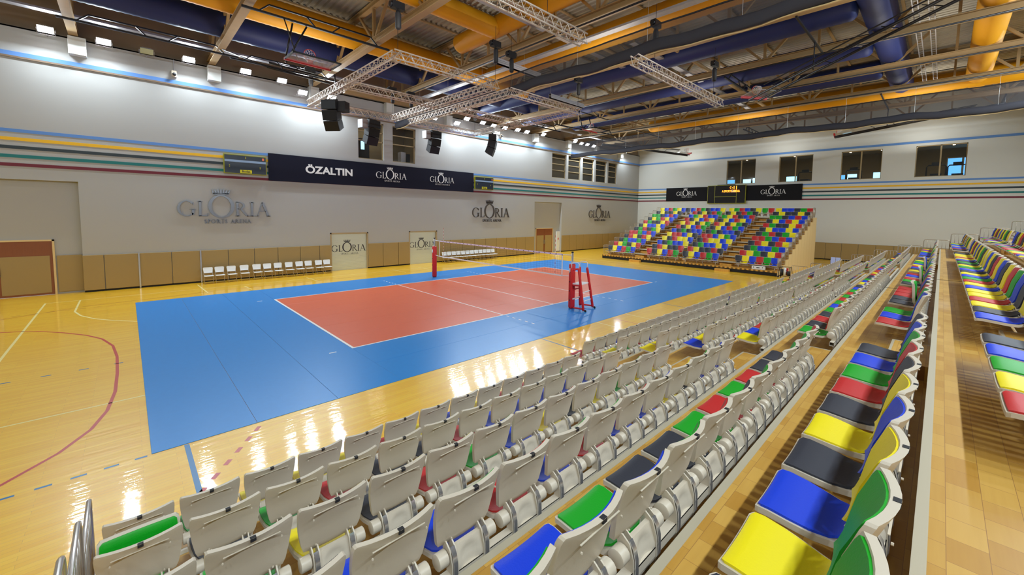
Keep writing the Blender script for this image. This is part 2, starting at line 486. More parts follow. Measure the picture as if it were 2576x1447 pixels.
# control room and corridor behind the left wall windows
for a, b, rm in ((-3.0, 3.2, 'control_room'), (17.0, 31.0, 'corridor')):
    struct(MB().box((a, WY+3.4, 7.4), (b, WY+3.6, 11)).build('wall_%s_back' % rm, M_inroom)); struct(MB().box((a, WY+.3, 7.3), (b, WY+3.4, 7.5)).build('floor_%s' % rm, M_inroom))
    struct(MB().box((a-.2, WY+.3, 7.4), (a, WY+3.5, 11)).build('wall_%s_left' % rm, M_inroom)); struct(MB().box((b, WY+.3, 7.4), (b+.2, WY+3.5, 11)).build('wall_%s_right' % rm, M_inroom)); struct(MB().box((a, WY+.3, 10.9), (b, WY+3.5, 11.1)).build('ceiling_%s' % rm, M_inroom))
area('control_room_light', (0, WY+1.9, 10.8), (0, 0, -1), 1.5, 1, 28, (1, .9, .7))
area('corridor_light', (24, WY+1.9, 10.8), (0, 0, -1), 8, 1, 24, (1, .95, .85))
t = thing('equipment_rack', (-.8, WY+2.2, 7.5), 'dark equipment rack with a blue lit screen inside the left control room window', 'equipment rack')
MB().box((-.35, -.3, 0), (.35, .3, 1.9)).build('cabinet', M_blackp, t); MB().box((-.28, -.31, 1.1), (-.02, -.3, 1.7)).build('screen', M_screen, t)
t = thing('electrical_cabinet', (-1.5, WY+2.6, 7.5), 'tan electrical cabinet with indicator lights inside the left control room window', 'cabinet')
MB().box((-.3, -.2, 0), (.3, .2, 1.7)).build('cabinet', M_tanframe, t); MB().box((-.1, -.21, 1.1), (.1, -.2, 1.16)).build('indicator_light', M_orange, t)
t = thing('speaker_cabinet', (1.9, WY+1.1, 7.5), 'black and grey speaker cabinets inside the right control room window', 'speaker')
MB().box((-.35, -.25, 0), (.05, .25, 1.1)).build('grey_cabinet', M_galv, t); MB().box((.08, -.25, 0), (.4, .25, 1.0)).build('black_cabinet', M_black, t)

# ------------------------------------------------------------------ doors
def double_door(x0, x1, y, h, idx, lab):
    o = struct(MB().box((x0-.07, y-.05, 0), (x0, y+.1, h+.07)).box((x1, y-.05, 0), (x1+.07, y+.1, h+.07)).box((x0-.07, y-.05, h), (x1+.07, y+.1, h+.07)).build('door_%d' % idx, M_beige_st))
    xm = (x0+x1)/2
    hp = h*.73
    for a, b in ((x0, xm-.005), (xm+.005, x1)):
        lf = MB().box((a, y, 0.01), (b, y+.05, h)).build('leaf', M_door, o)
        MB().box((a+.1, y-.015, .1), (b-.1, y, hp)).build('padded_panel', M_padwall, lf)
        hx = b-.06 if b < xm+.01 else a+.06
        MB().box((hx-.03, y-.05, .95), (hx+.03, y, 1.35)).build('handle', M_alu, lf)
    return o
double_door(-19.4, -16.12, WY+.28, 2.48, 1, '')
double_door(15.9, 18.36, WY+.28, 2.5, 2, '')
def lettering_obj(): pass
def shutter(x0, x1, idx):
    y = WY+.12
    w = MB(); w.box((x0-.05, WY-.02, 0), (x0+.03, y+.1, 2.58)); w.box((x1-.03, WY-.02, 0), (x1+.05, y+.1, 2.58)); w.box((x0-.05, WY-.02, 2.5), (x1+.05, y+.1, 2.58))
    o = struct(w.build('door_%d' % idx, M_tanframe))
    s = MB(); 
    for i in range(25): s.box((x0+.03, y, .012+i*.1), (x1-.03, y+.03, .108+i*.1)); 
    s.box((x0+.03, y+.01, 0), (x1-.03, y+.025, 2.52))
    c = s.build('shutter_curtain', M_glassr, o)
    return o
sh1 = shutter(-3.95, -1.5, 3); sh2 = shutter(1.77, 4.13, 4)

# ------------------------------------------------------------------ lettering
def arc(cx, cz, rx, rz, a0, a1, t0, t1, n=22):
    """variable width elliptical stroke; width tx (thick at the sides), thin at top and bottom"""
    pts = []
    for i in range(n+1):
        a = math.radians(a0+(a1-a0)*i/n)
        k = abs(math.cos(a)); th = t1+(t0-t1)*k
        pts.append(((cx+(rx)*math.cos(a), cz+(rz)*math.sin(a)), (cx+(rx-th)*math.cos(a), cz+(rz-th)*math.sin(a))))
    return [(pts[i][0], pts[i+1][0], pts[i+1][1], pts[i][1]) for i in range(n)]
def line(x0, z0, x1, z1, t):
    """slanted stem with horizontal cuts"""
    if abs(z1-z0) > abs(x1-x0)*.3:
        return [((x0-t/2, z0), (x0+t/2, z0), (x1+t/2, z1), (x1-t/2, z1))]
    return [((x0, z0-t/2), (x1, z1-t/2), (x1, z1+t/2), (x0, z0+t/2))]
TK, TN = .13, .04
def glyph(ch):
    """returns (quads, advance) with cap height 1"""
    q = []; s = .025
    def serif(x, z, w=.28): q.extend(line(x-w/2, z, x+w/2, z, .045))
    if ch in 'GCO0Q':
        if ch == 'O': q += arc(.48, .5, .48, .52, 0, 360, TK, TN, 34); return q, 1.02
        q += arc(.48, .5, .48, .52, 45, 318, TK, TN, 30)
        if ch == 'G': q += line(.80, .08, .80, .44, TK); serif(.80, .44, .3)
        q += line(.82, .72, .84, .92, .04)
        return q, .98
    if ch == 'L': q += line(.16, 0, .16, 1, TK); q += line(.06, .02, .56, .02, .05); q += line(.56, 0, .59, .22, .05); serif(.16, .98); return q, .60
    if ch == 'I': q += line(.15, 0, .15, 1, TK); serif(.15, .02); serif(.15, .98); return q, .34
    if ch == 'R':
        q += line(.16, 0, .16, 1, TK); serif(.16, .02); q += line(.06, .98, .3, .98, .045)
        q += arc(.30, .745, .30, .255, -90, 90, TK, TN, 14); q += line(.16, .52, .3, .52, .04)
        q += line(.74, .0, .34, .52, TK); serif(.80, .02, .2); return q, .84
    if ch == 'P':
        q += line(.16, 0, .16, 1, TK); serif(.16, .02); q += line(.06, .98, .3, .98, .045)
        q += arc(.30, .73, .28, .27, -90, 90, TK, TN, 14); return q, .62
    if ch == 'A':
        q += line(.10, 0, .42, 1, .05); q += line(.78, 0, .44, 1, TK+.02); q += line(.24, .36, .64, .36, .045); serif(.10, .02, .22); serif(.80, .02, .28); return q, .86
    if ch == 'N': q += line(.14, 0, .14, 1, .05); q += line(.78, 0, .14, 1, TK); q += line(.78, 0, .78, 1, .05); serif(.14, .02, .22); serif(.10, .98, .2); serif(.78, .98, .22); return q, .92
    if ch == 'E': q += line(.16, 0, .16, 1, TK); q += line(.06, .02, .56, .02, .05); q += line(.06, .98, .54, .98, .05); q += line(.16, .51, .48, .51, .045); return q, .62
    if ch == 'T': q += line(.34, 0, .34, 1, TK); q += line(.02, .98, .66, .98, .05); serif(.34, .02); return q, .68
    if ch == 'H': q += line(.16, 0, .16, 1, TK); q += line(.72, 0, .72, 1, TK); q += line(.16, .51, .72, .51, .045); [serif(a, b) for a in (.16, .72) for b in (.02, .98)]; return q, .90
    if ch == 'S': 
        q += arc(.30, .74, .24, .27, 30, 250, .10, .05, 16); q += arc(.30, .26, .26, .27, -160, 90, .10, .05, 16); return q, .60
    if ch == '&': q += arc(.30, .76, .20, .23, 0, 360, .08, .04, 18); q += arc(.34, .28, .30, .30, 0, 360, .1, .05, 20); return q, .74
    return q, .40
def text_quads(txt, h, track=.05):
    x = 0; out = []
    for ch in txt:
        q, adv = glyph(ch)
        out += [tuple((x+px*h, pz*h) for px, pz in quad) for quad in q]
        x += (adv+track)*h
    return out, x-track*h
def logo_quads(sub='SPORTS ARENA'):
    """GLORIA with the big crowned O; unit: total width 1, baseline at 0"""
    hL = .235; big = .30
    out = []; x = 0
    for ch in 'GLORIA':
        if ch == 'O':
            q, adv = glyph('O')
            hb = .355
            out += [tuple((x-.01+px*hb, pz*hb-.022) for px, pz in quad) for quad in q]
            ox = x-.01+.48*hb
            x += .335
        else:
            q, adv = glyph(ch)
            out += [tuple((x+px*hL, pz*hL) for px, pz in quad) for quad in q]
            x += (adv+.03)*hL
    width = x
    z = .345
    for i in range(7):                                     # crown points
        a = (i-3)
        cx = ox + a*.030; tipx = ox + a*.040; tz = z+.092-abs(a)*.004
        out.append(((cx-.016, z+.02-abs(a)*.003), (cx+.016, z+.02-abs(a)*.003), (tipx+.003, tz), (tipx-.003, tz)))
    out.append(((ox-.098, z+.008), (ox+.098, z+.008), (ox+.104, z+.026), (ox-.104, z+.026)))
    out.append(((ox-.088, z-.008), (ox+.088, z-.008), (ox+.088, z+.0), (ox-.088, z+.0)))
    hs = .075
    sq, sw = text_quads(sub, hs, .12)
    k = .62/sw if len(sub) < 13 else .74/sw
    x0 = width/2-sw*k/2+.02
    out += [tuple((x0+px*k, pz*k-.115) for px, pz in quad) for quad in sq]
    return [tuple((px/width, pz/width) for px, pz in quad) for quad in out]
def put_quads(quads, origin, ux, width, depth, m, name, parent=None, normal=None):
    """origin = baseline left; ux = world direction of text; normal = outward"""
    o = Vector(origin); ux = Vector(ux); nrm = Vector(normal)
    w = MB(); up = Vector((0, 0, 1))
    for q in quads:
        a = [o + ux*(px*width) + up*(pz*width) for px, pz in q]
        b = [p + nrm*depth for p in a]
        w.add([*a, *b], [(0,1,2,3),(7,6,5,4),(0,4,5,1),(1,5,6,2),(2,6,7,3),(3,7,4,0)])
    return w.build(name, m, parent)
LG = logo_quads(); LGH = logo_quads('HOTELS & RESORTS')
for x0, x1, m, lab in ((-11.69, -7.43, M_letter, 'large brushed metal crowned arena wordmark on the wall above the nearer row of folding chairs'),
                       (7.67, 11.95, M_letterd, 'dark metal crowned arena wordmark on the wall right of the farther roller shutter'),
                       (24.2, 28.5, M_letterd, 'dark metal crowned arena wordmark on the wall nearest the far corner')):
    tag(put_quads(LG, (x0, WY, 3.66), (1, 0, 0), x1-x0, .05, m, 'wall_lettering', None, (0, -1, 0)), lab, 'sign')
put_quads(LG, (-3.9, WY+.12, 1.28), (1, 0, 0), 2.3, .004, M_letterk, 'printed_logo', sh1, (0, -1, 0))
put_quads(LG, (1.82, WY+.12, 1.28), (1, 0, 0), 2.25, .004, M_letterk, 'printed_logo', sh2, (0, -1, 0))
def font_text(txt, size, loc, ux, normal, m, name, parent, depth=.004, bold=0.0, xs=1.0):
    cu = bpy.data.curves.new(name, 'FONT'); cu.body = txt; cu.size = size; cu.extrude = depth; cu.offset = bold; cu.align_x = 'CENTER'; cu.align_y = 'CENTER'
    tmp = bpy.data.objects.new(name, cu); COL.objects.link(tmp)
    bpy.context.view_layer.update()
    me = bpy.data.meshes.new_from_object(tmp.evaluated_get(bpy.context.evaluated_depsgraph_get()))
    bpy.data.objects.remove(tmp)
    me.materials.clear(); me.materials.append(m)
    o = bpy.data.objects.new(name, me); COL.objects.link(o)
    ux = Vector(ux); nz = Vector(normal); uz = Vector((0, 0, 1))
    R = Matrix((ux*xs, uz, nz)).transposed().to_4x4()
    me.transform(Matrix.Translation(loc) @ R)
    o.parent = parent
    return o

# ------------------------------------------------------------------ banners and scoreboards
t = thing('banner', (.15, WY-.06, 5.81), 'long navy banner with three white wordmarks on the left wall', 'banner')
MB().box((-7.6, -.02, 0), (7.6, .02, 1.62)).build('cloth', M_ban, t)
def in_parent(o, t): 
    o.parent = t; o.matrix_parent_inverse = Matrix.Translation(t.location).inverted()
yb = WY-.082
o = font_text('ÖZALTIN', .62, (-3.95, yb, 6.62), (1, 0, 0), (0, -1, 0), M_white, 'white_wordmark', t, .003, .022, 1.12); in_parent(o, t)
o = put_quads(LG, (-.85, yb, 6.43), (1, 0, 0), 2.35, .006, M_white, 'white_wordmark', None, (0, -1, 0)); in_parent(o, t)
o = put_quads(LGH, (3.5, yb, 6.43), (1, 0, 0), 2.25, .006, M_white, 'white_wordmark', None, (0, -1, 0)); in_parent(o, t)
def small_scoreboard(x0, x1, lab):
    t = thing('scoreboard', ((x0+x1)/2, WY-.09, 6.08), lab, 'scoreboard')
    hw = (x1-x0)/2
    MB().box((-hw, -.06, 0), (hw, .07, 1.08)).build('frame', M_yelframe, t)
    MB().box((-hw+.04, -.07, .04), (hw-.04, -.06, 1.04)).build('face', M_sbface, t)
    MB().box((-hw+.04, -.078, .66), (hw-.04, -.07, .78)).build('pale_stripe', M_sbstrip, t)
    g = MB().box((-.28, -.078, .06), (.28, -.07, .24)).build('yellow_name_plate', M_yeltag, t)
    o = font_text('Bodet', .17, (t.location.x, t.location.y-.08, t.location.z+.15), (1, 0, 0), (0, -1, 0), M_letterk, 'name', None, .001, .004); in_parent(o, g); o.parent = g; o.matrix_parent_inverse = Matrix.Translation(t.location).inverted()
    d = MB()
    for a, b in ((-.75*hw, .45), (-.75*hw, .38), (0, .95), (0, .88), (.68*hw, .42), (.68*hw, .35)): d.box((a-.02, -.076, b), (a+.02, -.07, b+.03))
    d.build('indicator_dots', M_yeltag, t)
    MB().box((hw-.22, -.078, .84), (hw-.12, -.07, .98)).build('orange_sticker', mat('orange_sticker', (230, 120, 80), .5), t)
small_scoreboard(-9.62, -7.56, 'dark scoreboard with a pale stripe left of the navy banner'); small_scoreboard(7.86, 9.9, 'dark scoreboard with a pale stripe right of the navy banner')
for y0, y1, ly, lw, lab in ((2.78, 7.94, 6.6, 2.5, 'charcoal banner left of the lit scoreboard on the end wall'), (-6.52, -1.3, -2.75, 2.35, 'charcoal banner right of the lit scoreboard on the end wall')):
    t = thing('banner', (WX-.06, (y0+y1)/2, 5.82), lab, 'banner')
    MB().box((-.02, -(y1-y0)/2, 0), (.02, (y1-y0)/2, 1.62)).build('cloth', M_banr, t)
    o = put_quads(LG, (WX-.082, ly, 6.48), (0, -1, 0), lw, .006, M_white, 'white_wordmark', None, (-1, 0, 0)); in_parent(o, t)
t = thing('scoreboard', (WX-.12, .73, 5.5), 'large scoreboard with lit orange clock digits on the end wall', 'scoreboard')
MB().box((-.1, -2.05, 0), (.1, 2.05, 2.05)).build('casing', M_yelframe, t)
f = MB()
for a, b, c, d in ((1.26, 2.0, .05, 2.0), (-1.08, 1.2, .78, 2.0), (-1.08, 1.2, .05, .72), (-2.0, -1.14, .05, 2.0)): f.box((-.11, a, c), (-.1, b, d))
f.build('face', M_dark, t)
o = font_text('6:11', .5, (WX-.235, -.05, 5.5+1.72), (0, -1, 0), (-1, 0, 0), M_orange, 'clock_digits', t, .002, .012); in_parent(o, t)
o = font_text('A SPORTS ARENA', .33, (WX-.235, .22, 5.5+1.36), (0, -1, 0), (-1, 0, 0), M_orange, 'running_text', t, .002, .01, .72); in_parent(o, t)
MB().box((-.115, -1.0, 1.24), (-.11, -.55, 1.48)).build('unlit_segment', M_galv, t)
MB().box((-.05, -.9, 2.05), (.05, 1.0, 2.13)).build('top_bracket', M_black, t)

# ------------------------------------------------------------------ wall pads
def wall_pad(a, b, lab, axis='x', h=1.77, tk=.07):
    if axis == 'x':
        o = MB().box((a+.012, WY-tk, .09), (b-.012, WY-.002, h)).build('wall_pad', M_padwall, bevel=.015)
    else:
        o = MB().box((WX-tk, a+.012, .09), (WX-.002, b-.012, h)).build('wall_pad', M_padwall, bevel=.015)
    tag(o, lab, 'wall pad', 'tan wall pads')
o = MB().box((-16.0, WY+.23, .09), (-15.2, WY+.3, 1.8)).build('wall_pad', M_padwall, bevel=.012); tag(o, 'tan wall pad inside the recess right of the nearer double door', 'wall pad', 'tan wall pads')
E1 = [-15.2, -14.48, -13.25, -12.0, -10.8, -9.56, -8.3, -7.08, -5.84, -4.69, -3.99]
for i, (a, b) in enumerate(zip(E1, E1[1:])): wall_pad(a, b, 'tan wall pad, %s to the right of the nearer double door recess' % ORD[i])
for i, (a, b) in enumerate(((-1.45, -.38), (-.38, .82), (.82, 1.72))): wall_pad(a, b, 'tan wall pad, %s from the left between the two roller shutters' % ORD[i])
e = 4.18; i = 0
while e < 15.2:
    b = min(e+1.24, 15.33); wall_pad(e, b, 'tan wall pad, %s to the right of the farther roller shutter' % ORD[i]); e = b; i += 1
e = 19.52; i = 0
while e < WX-.3:
    b = min(e+1.24, WX-.08); wall_pad(e, b, 'tan wall pad, %s right of the farther recessed door' % ORD[i]); e = b; i += 1
e = -7.5; i = 0
while e > Y0+.5:
    wall_pad(e-1.24, e, 'tan wall pad on the end wall, %s to the right of the far grandstand' % ORD[i], 'y', 1.66); e -= 1.24; i += 1
for i, x in enumerate((-13.25, -10.8)):
    o = MB().box((x-.03, WY-.1, .02), (x+.03, WY-.072, 1.8)).build('cover_strip', M_alu); tag(o, 'light metal cover strip between tan pads, %s' % ('left of the two' if i == 0 else 'just left of the folding chairs'), 'cover strip')
t = thing('fire_hose_cabinet', (19.2, WY+.22, 0), 'white cabinet with red marks right of the far door', 'cabinet')
MB().box((-.25, -.05, .1), (.25, .07, 2.2)).build('cabinet', M_offw, t); MB().box((-.1, -.06, 1.3), (-.04, -.05, 1.5)).box((.04, -.06, 1.3), (.1, -.05, 1.5)).build('red_marks', M_padred, t)

# ------------------------------------------------------------------ court mat, lines
MZ = .008
t = thing('court_mat', (0, 0, 0), 'blue and terracotta volleyball mat laid on the wooden floor', 'sports mat')
def strip(x0, y0, x1, y1, m, z0=0.0005, z1=MZ):
    MB().box((x0+.0025, y0+.0025, z0), (x1-.0025, y1-.0025, z1)).build('mat_strip', m, t, bevel=.003)
for s in (-1, 1):
    for a in (9, 10.5, 12): strip(min(s*a, s*(a+1.5)), -7.58, max(s*a, s*(a+1.5)), 7.5, M_blue)
for a, b in ((-7.58, -6.05), (-6.05, -4.5), (4.5, 6.0), (6.0, 7.5)): strip(-9, a, 9, b, M_blue)
for i in range(6): strip(-9, -4.5+1.5*i, 9, -3+1.5*i, M_red)
def cline(x0, y0, x1, y1, nm='white_line', m=M_white): MB().box((x0, y0, MZ), (x1, y1, MZ+.0012)).build(nm, m, t)
cline(-9, -4.5, -8.93, 4.5); cline(8.93, -4.5, 9, 4.5); cline(-8.93, -4.5, 8.93, -4.44); cline(-8.93, 4.44, 8.93, 4.5)
for x in (-3.03, -.025, 2.98): cline(x, -4.44, x+.05, 4.44)
for s in (-1, 1):
    for x in (-3.03, 2.98):
        for i in range(5):
            y = s*(4.65+.35*i+.08); cline(x, y-.075, x+.05, y+.075)
    for y in (-4.5, 4.5):
        cline(s*9.45-.2, y-.025, s*9.45+.0, y+.025)
fo = bpy.data.objects['floor']
def flline(pts, wd, m, nm='court_marking', dash=None):
    w = MB(); pts = [Vector((*p, 0)) for p in pts]
    for p, q in zip(pts, pts[1:]):
        d = (q-p); L = d.length; d.normalize(); nn = Vector((-d.y, d.x, 0))*wd/2
        segs = [(0, L)]
        if dash:
            segs = []; s = 0
            while s < L: segs.append((s, min(L, s+dash[0]))); s += dash[0]+dash[1]
        for a, b in segs:
            A, B = p+d*a, p+d*b
            w.add([A-nn+Vector((0,0,.0012)), B-nn+Vector((0,0,.0012)), B+nn+Vector((0,0,.0012)), A+nn+Vector((0,0,.0012))], [(0,1,2,3)])
    return w.build(nm, m, fo)
flline([(-16.2, 9.64), (-16.15, -7)], .06, M_cream)
flline([(-16.2, 9.64), (18, 9.75)], .05, M_cream)
def fl_arc(cx, cy, r, a0, a1, n=24): return [(cx+r*math.cos(math.radians(a0+(a1-a0)*i/n)), cy+r*math.sin(math.radians(a0+(a1-a0)*i/n))) for i in range(n+1)]
flline([(-15.21, 9.61), (-15.21, 6.9), (-15.0, 5.9), (-14.6, 4.95), (-14.1, 4.2), (-13.4, 3.4)], .06, M_cream)
flline([(-20, 4.6), (-16.7, 4.5), (-15.9, 4.0), (-15.25, 3.2), (-14.7, 2.35), (-14.32, 1.5), (-14.07, .4), (-13.97, -.9), (-13.95, -2.5), (-13.97, -3.9), (-14.07, -5.0), (-14.26, -5.8), (-14.6, -6.5), (-15.12, -7.13), (-15.9, -7.8), (-17, -8.3)], .06, M_redline)
flline([(-17, -4.62), (-13.5, -4.58)], .05, M_cream)
flline([(-16.5, -7.59), (-13.55, -7.59)], .05, M_blueline, dash=(.17, .18))
flline([(-16.5, -1.62), (-13.5, -1.62)], .05, M_blueline, dash=(.17, .45))
flline([(-16.8, 7.3), (-13.5, 7.6), (-13.5, 7.6)], .03, M_dred, dash=(.2, .22))
flline([(-17.5, 6.6), (-15, 7.9), (-10, 8.6), (10, 8.7)], .03, M_dred)
flline([(-13.05, -7.6), (-13.04, -10.3)], .07, M_blueline)
flline([(-12.0, -7.75), (-13.1, -9.4)], .07, M_redline, dash=(.16, .19))
flline([(-4.1, -7.6), (-4.12, -10.3)], .045, M_blueline); flline([(-1.05, -7.6), (-1.15, -10.3)], .045, M_cream)
flline([(-.1, -7.6), (-.1, -10.3)], .035, M_redline); flline([(.95, -7.6), (.85, -10.3)], .045, M_cream); flline([(4, -7.6), (3.9, -10.3)], .045, M_blueline)
for x, y0_, y1_ in ((-11.05, 11.2, 8.2), (-6.0, 10.2, 8.4), (-.5, 10.2, 8.4), (-9.3, 9.2, 7.9), (1.5, 10.2, 8.6)): flline([(x, y0_), (x+.1, y1_)], .05, M_cream)
flline([(14.6, 7), (15.2, 2), (15.2, -6)], .04, M_cream); flline(fl_arc(16.3, 4.2, 1.7, 90, 270), .04, M_dred); flline([(16.2, -9.5), (16.2, 9.7)], .05, M_cream)

# ------------------------------------------------------------------ net, posts, referee stand
NZ = 2.33
def post(y, lab, px=0.0):
    s = 1 if y > 0 else -1
    t = thing('net_post', (px, y, 0), lab, 'net post')
    MB().tube([(0, 0, 0), (0, 0, 2.42)], .045, 14, M_galv).build('pole', None, t, smooth=True)
    MB().tube([(0, 0, 2.42), (0, 0, 2.47)], .052, 14, M_black).build('cap', None, t, smooth=True)
    pd = MB(); pd.tube([(0, 0, .02), (0, 0, .1), (0, 0, 1.9), (0, 0, 1.94)], [.12, .14, .14, .12], 18, M_padred)
    p = pd.build('red_padding', None, t, smooth=True)
    for z in (.35, .75, 1.15, 1.55): MB().box((-.15, -.02, z), (-.13, .02, z+.06)).build('strap', M_blackp, p)
    MB().box((-.148, -.05, 1.55), (-.138, .05, 1.75)).build('white_label', M_white, p)
post(5.52, 'net post with red padding on the far side of the court'); post(-5.5, 'net post with red padding beside the referee stand')
t = thing('volleyball_net', (0, 0, 0), 'white banded volleyball net stretched across the court', 'volleyball net')
NL = 4.95
MB().box((-.006, -NL, NZ-.07), (.006, NL, NZ)).build('top_band', mat('lilac_white_band', (226, 210, 232), .6), t)
d = MB()
for i in range(27): d.box((-.008, -4.6+.35*i, NZ-.05), (.008, -4.53+.35*i, NZ-.02))
d.build('band_print', M_letterk, t)
MB().box((-.006, -NL, NZ-1.0), (.006, NL, NZ-.94)).build('bottom_band', M_white, t)
for y in (-NL, NL-.05): MB().box((-.006, y, NZ-.96), (.006, y+.05, NZ-.03)).build('side_band', M_white, t)
nm = MB()
for i in range(1, 99):
    y = -NL+.1*i; nm.box((-.0015, y-.0015, NZ-.95), (.0015, y+.0015, NZ-.06))
for i in range(1, 9):
    z = NZ-.06-.1*i; nm.box((-.0015, -NL, z-.0015), (.0015, NL, z+.0015))
o = nm.build('netting', M_blackp, t)
for y in (-4.5, 4.5):
    a = MB()
    for i in range(18): a.tube([(.01, y, NZ-1+.1*i), (.01, y, NZ-.9+.1*i)], .0075, 8, M_padred if i % 2 else M_white)
    a.build('antenna', None, t)
for s in (-1, 1):
    MB().tube([(0, s*NL, NZ-.03), (0, s*5.46, NZ-.02)], .018, 6, M_white).build('top_rope', None, t)
    MB().tube([(0, s*NL, NZ-.97), (0, s*5.4, NZ-.93)], .015, 6, M_white).build('bottom_rope', None, t)

t = thing('referee_stand', (.2, -5.95, 0), 'red padded referee stand with white hand rails at the near end of the net', 'referee stand')
ox, oy = -.2, 5.95
def P(x, y, z): return (x+ox, y+oy, z)
A0, C0, B0, D0 = (-.27, -5.70), (.52, -5.56), (-.19, -6.29), (.67, -6.13)
At, Ct, Bt, Dt = (-.20, -5.63), (.43, -5.58), (-.08, -5.93), (.54, -5.90)
for a, b in ((A0, At), (C0, Ct), (B0, Bt), (D0, Dt)):
    lg = MB().tube([P(*a, .06), P(*a, .12), P(*b, 1.72), P(*b, 1.78)], [.04, .055, .055, .045], 12, M_padred).build('padded_leg', None, t, smooth=True)
    MB().tube([P(*a, 0), P(*a, .08)], .02, 8, M_chrome).build('foot', None, lg)
for a, b, in ((At, Bt), (Ct, Dt)):
    MB().tube([P(*a, 1.76), P(*a, 1.98), P(a[0]+.02, a[1]-.04, 2.03), P(b[0]-.02, b[1]+.04, 2.03), P(*b, 1.98), P(*b, 1.74)], .018, 8, M_white).build('white_hand_rail', None, t, smooth=True)
def lerp(a, b, k): return (a[0]+(b[0]-a[0])*k, a[1]+(b[1]-a[1])*k)
k = 1.12/1.75
pa, pc, pb, pd_ = lerp(A0, At, k), lerp(C0, Ct, k), lerp(B0, Bt, k), lerp(D0, Dt, k)
w = MB(); w.add([P(*pa, 1.10), P(*pc, 1.10), P(*pd_, 1.10), P(*pb, 1.10), P(*pa, 1.14), P(*pc, 1.14), P(*pd_, 1.14), P(*pb, 1.14)], [(0,1,2,3),(7,6,5,4),(0,4,5,1),(1,5,6,2),(2,6,7,3),(3,7,4,0)])
w.build('platform', M_offw, t)
def rung(a, b, z, kk, m, r=.02):
    p, q = lerp(*a, z/1.75), lerp(*b, z/1.75); MB().tube([P(*p, z), P(*q, z)], r, 8, m).build(kk, None, t, smooth=True)
rung((B0, Bt), (D0, Dt), .42, 'step', M_white); rung((B0, Bt), (D0, Dt), .78, 'step', M_white, .022)
rung((A0, At), (C0, Ct), .45, 'crossbar', M_white, .03); rung((A0, At), (C0, Ct), .85, 'crossbar', M_padred, .03); rung((A0, At), (C0, Ct), 1.7, 'crossbar', M_padred, .04)
rung((A0, At), (B0, Bt), .12, 'crossbar', M_padred, .035); rung((C0, Ct), (D0, Dt), .12, 'crossbar', M_padred, .035); rung((A0, At), (B0, Bt), 1.07, 'crossbar', M_padred, .035)
for a in (B0, D0):
    MB().tube([P(a[0]+.05, a[1]-.06, .05), P(a[0]+.08, a[1]-.06, .05)], .05, 12, M_blackp).build('wheel', None, t, smooth=True)

# ------------------------------------------------------------------ folding chairs
def make_chair():
    t = thing('folding_chair', (0, 0, 0), '', 'chair', 'white folding chairs along the wall')
    def slab(pts, hw, tk, nm, dish=0):
        vs = []; fs = []; nx = 6
        for (y, z, h) in pts:
            for i in range(nx+1):
                x = -h+2*h*i/nx; q = dish*(1-(x/h)**2); vs.append((x, y, z-q))
        n1 = len(vs)
        for (y, z, h) in pts:
            for i in range(nx+1):
                x = -h+2*h*i/nx; q = dish*(1-(x/h)**2); vs.append((x, y+tk[0], z-q+tk[1]))
        R = len(pts); c = nx+1
        for r in range(R-1):
            for i in range(nx):
                a = r*c+i; fs.append((a, a+1, a+c+1, a+c)); fs.append((n1+a+c, n1+a+c+1, n1+a+1, n1+a))
        for r in range(R-1):
            a = r*c; fs.append((a, a+c, n1+a+c, n1+a)); a = r*c+nx; fs.append((a+c, a, n1+a, n1+a+c))
        for i in range(nx): fs.append((i+1, i, n1+i, n1+i+1)); a = (R-1)*c+i; fs.append((a, a+1, n1+a+1, n1+a))
        MB().add(vs, fs, M_offw).build(nm, None, t, smooth=False, bevel=.006)
    slab([(.22, .40, .17), (.20, .43, .19), (-.2, .45, .215), (-.23, .44, .20)], 0, (0, -.025), 'seat', .008)
    slab([(.19, .56, .185), (.22, .66, .20), (.25, .80, .215), (.255, .85, .20), (.256, .86, .16)], 0, (-.02, 0), 'backrest')
    for s in (-1, 1):
        MB().tube([(s*.19, .26, .84), (s*.19, .17, .5), (s*.185, -.22, .0)], .012, 6, M_rail).build('leg', None, t, smooth=True)
        MB().tube([(s*.21, -.15, .42), (s*.215, .24, .0)], .012, 6, M_rail).build('leg', None, t, smooth=True)
    MB().tube([(-.19, -.17, .07), (.19, -.17, .07)], .009, 6, M_rail).build('crossbar', None, t)
    MB().tube([(-.21, .20, .06), (.21, .20, .06)], .009, 6, M_rail).build('crossbar', None, t)
    return t
proto = make_chair()
CX1 = [-10.55, -10.05, -9.5, -8.9, -8.28, -7.75, -7.2, -6.6, -6.03, -5.5, -4.9, -4.4]
for i, x in enumerate(CX1):
    o = proto if i == 0 else copy_tree(proto)
    o.location = (x, 11.28, 0); o.rotation_euler = (0, 0, random.uniform(-.04, .04))
    o['label'] = 'white folding chair, %s from the left in the nearer row by the wall' % ORD[i]
for i in range(12):
    o = copy_tree(proto); o.location = (4.55+.46*i, 11.2, 0); o.rotation_euler = (0, 0, 0)
    o['label'] = 'white folding chair, %s from the left in the farther row behind the net' % ORD[i]

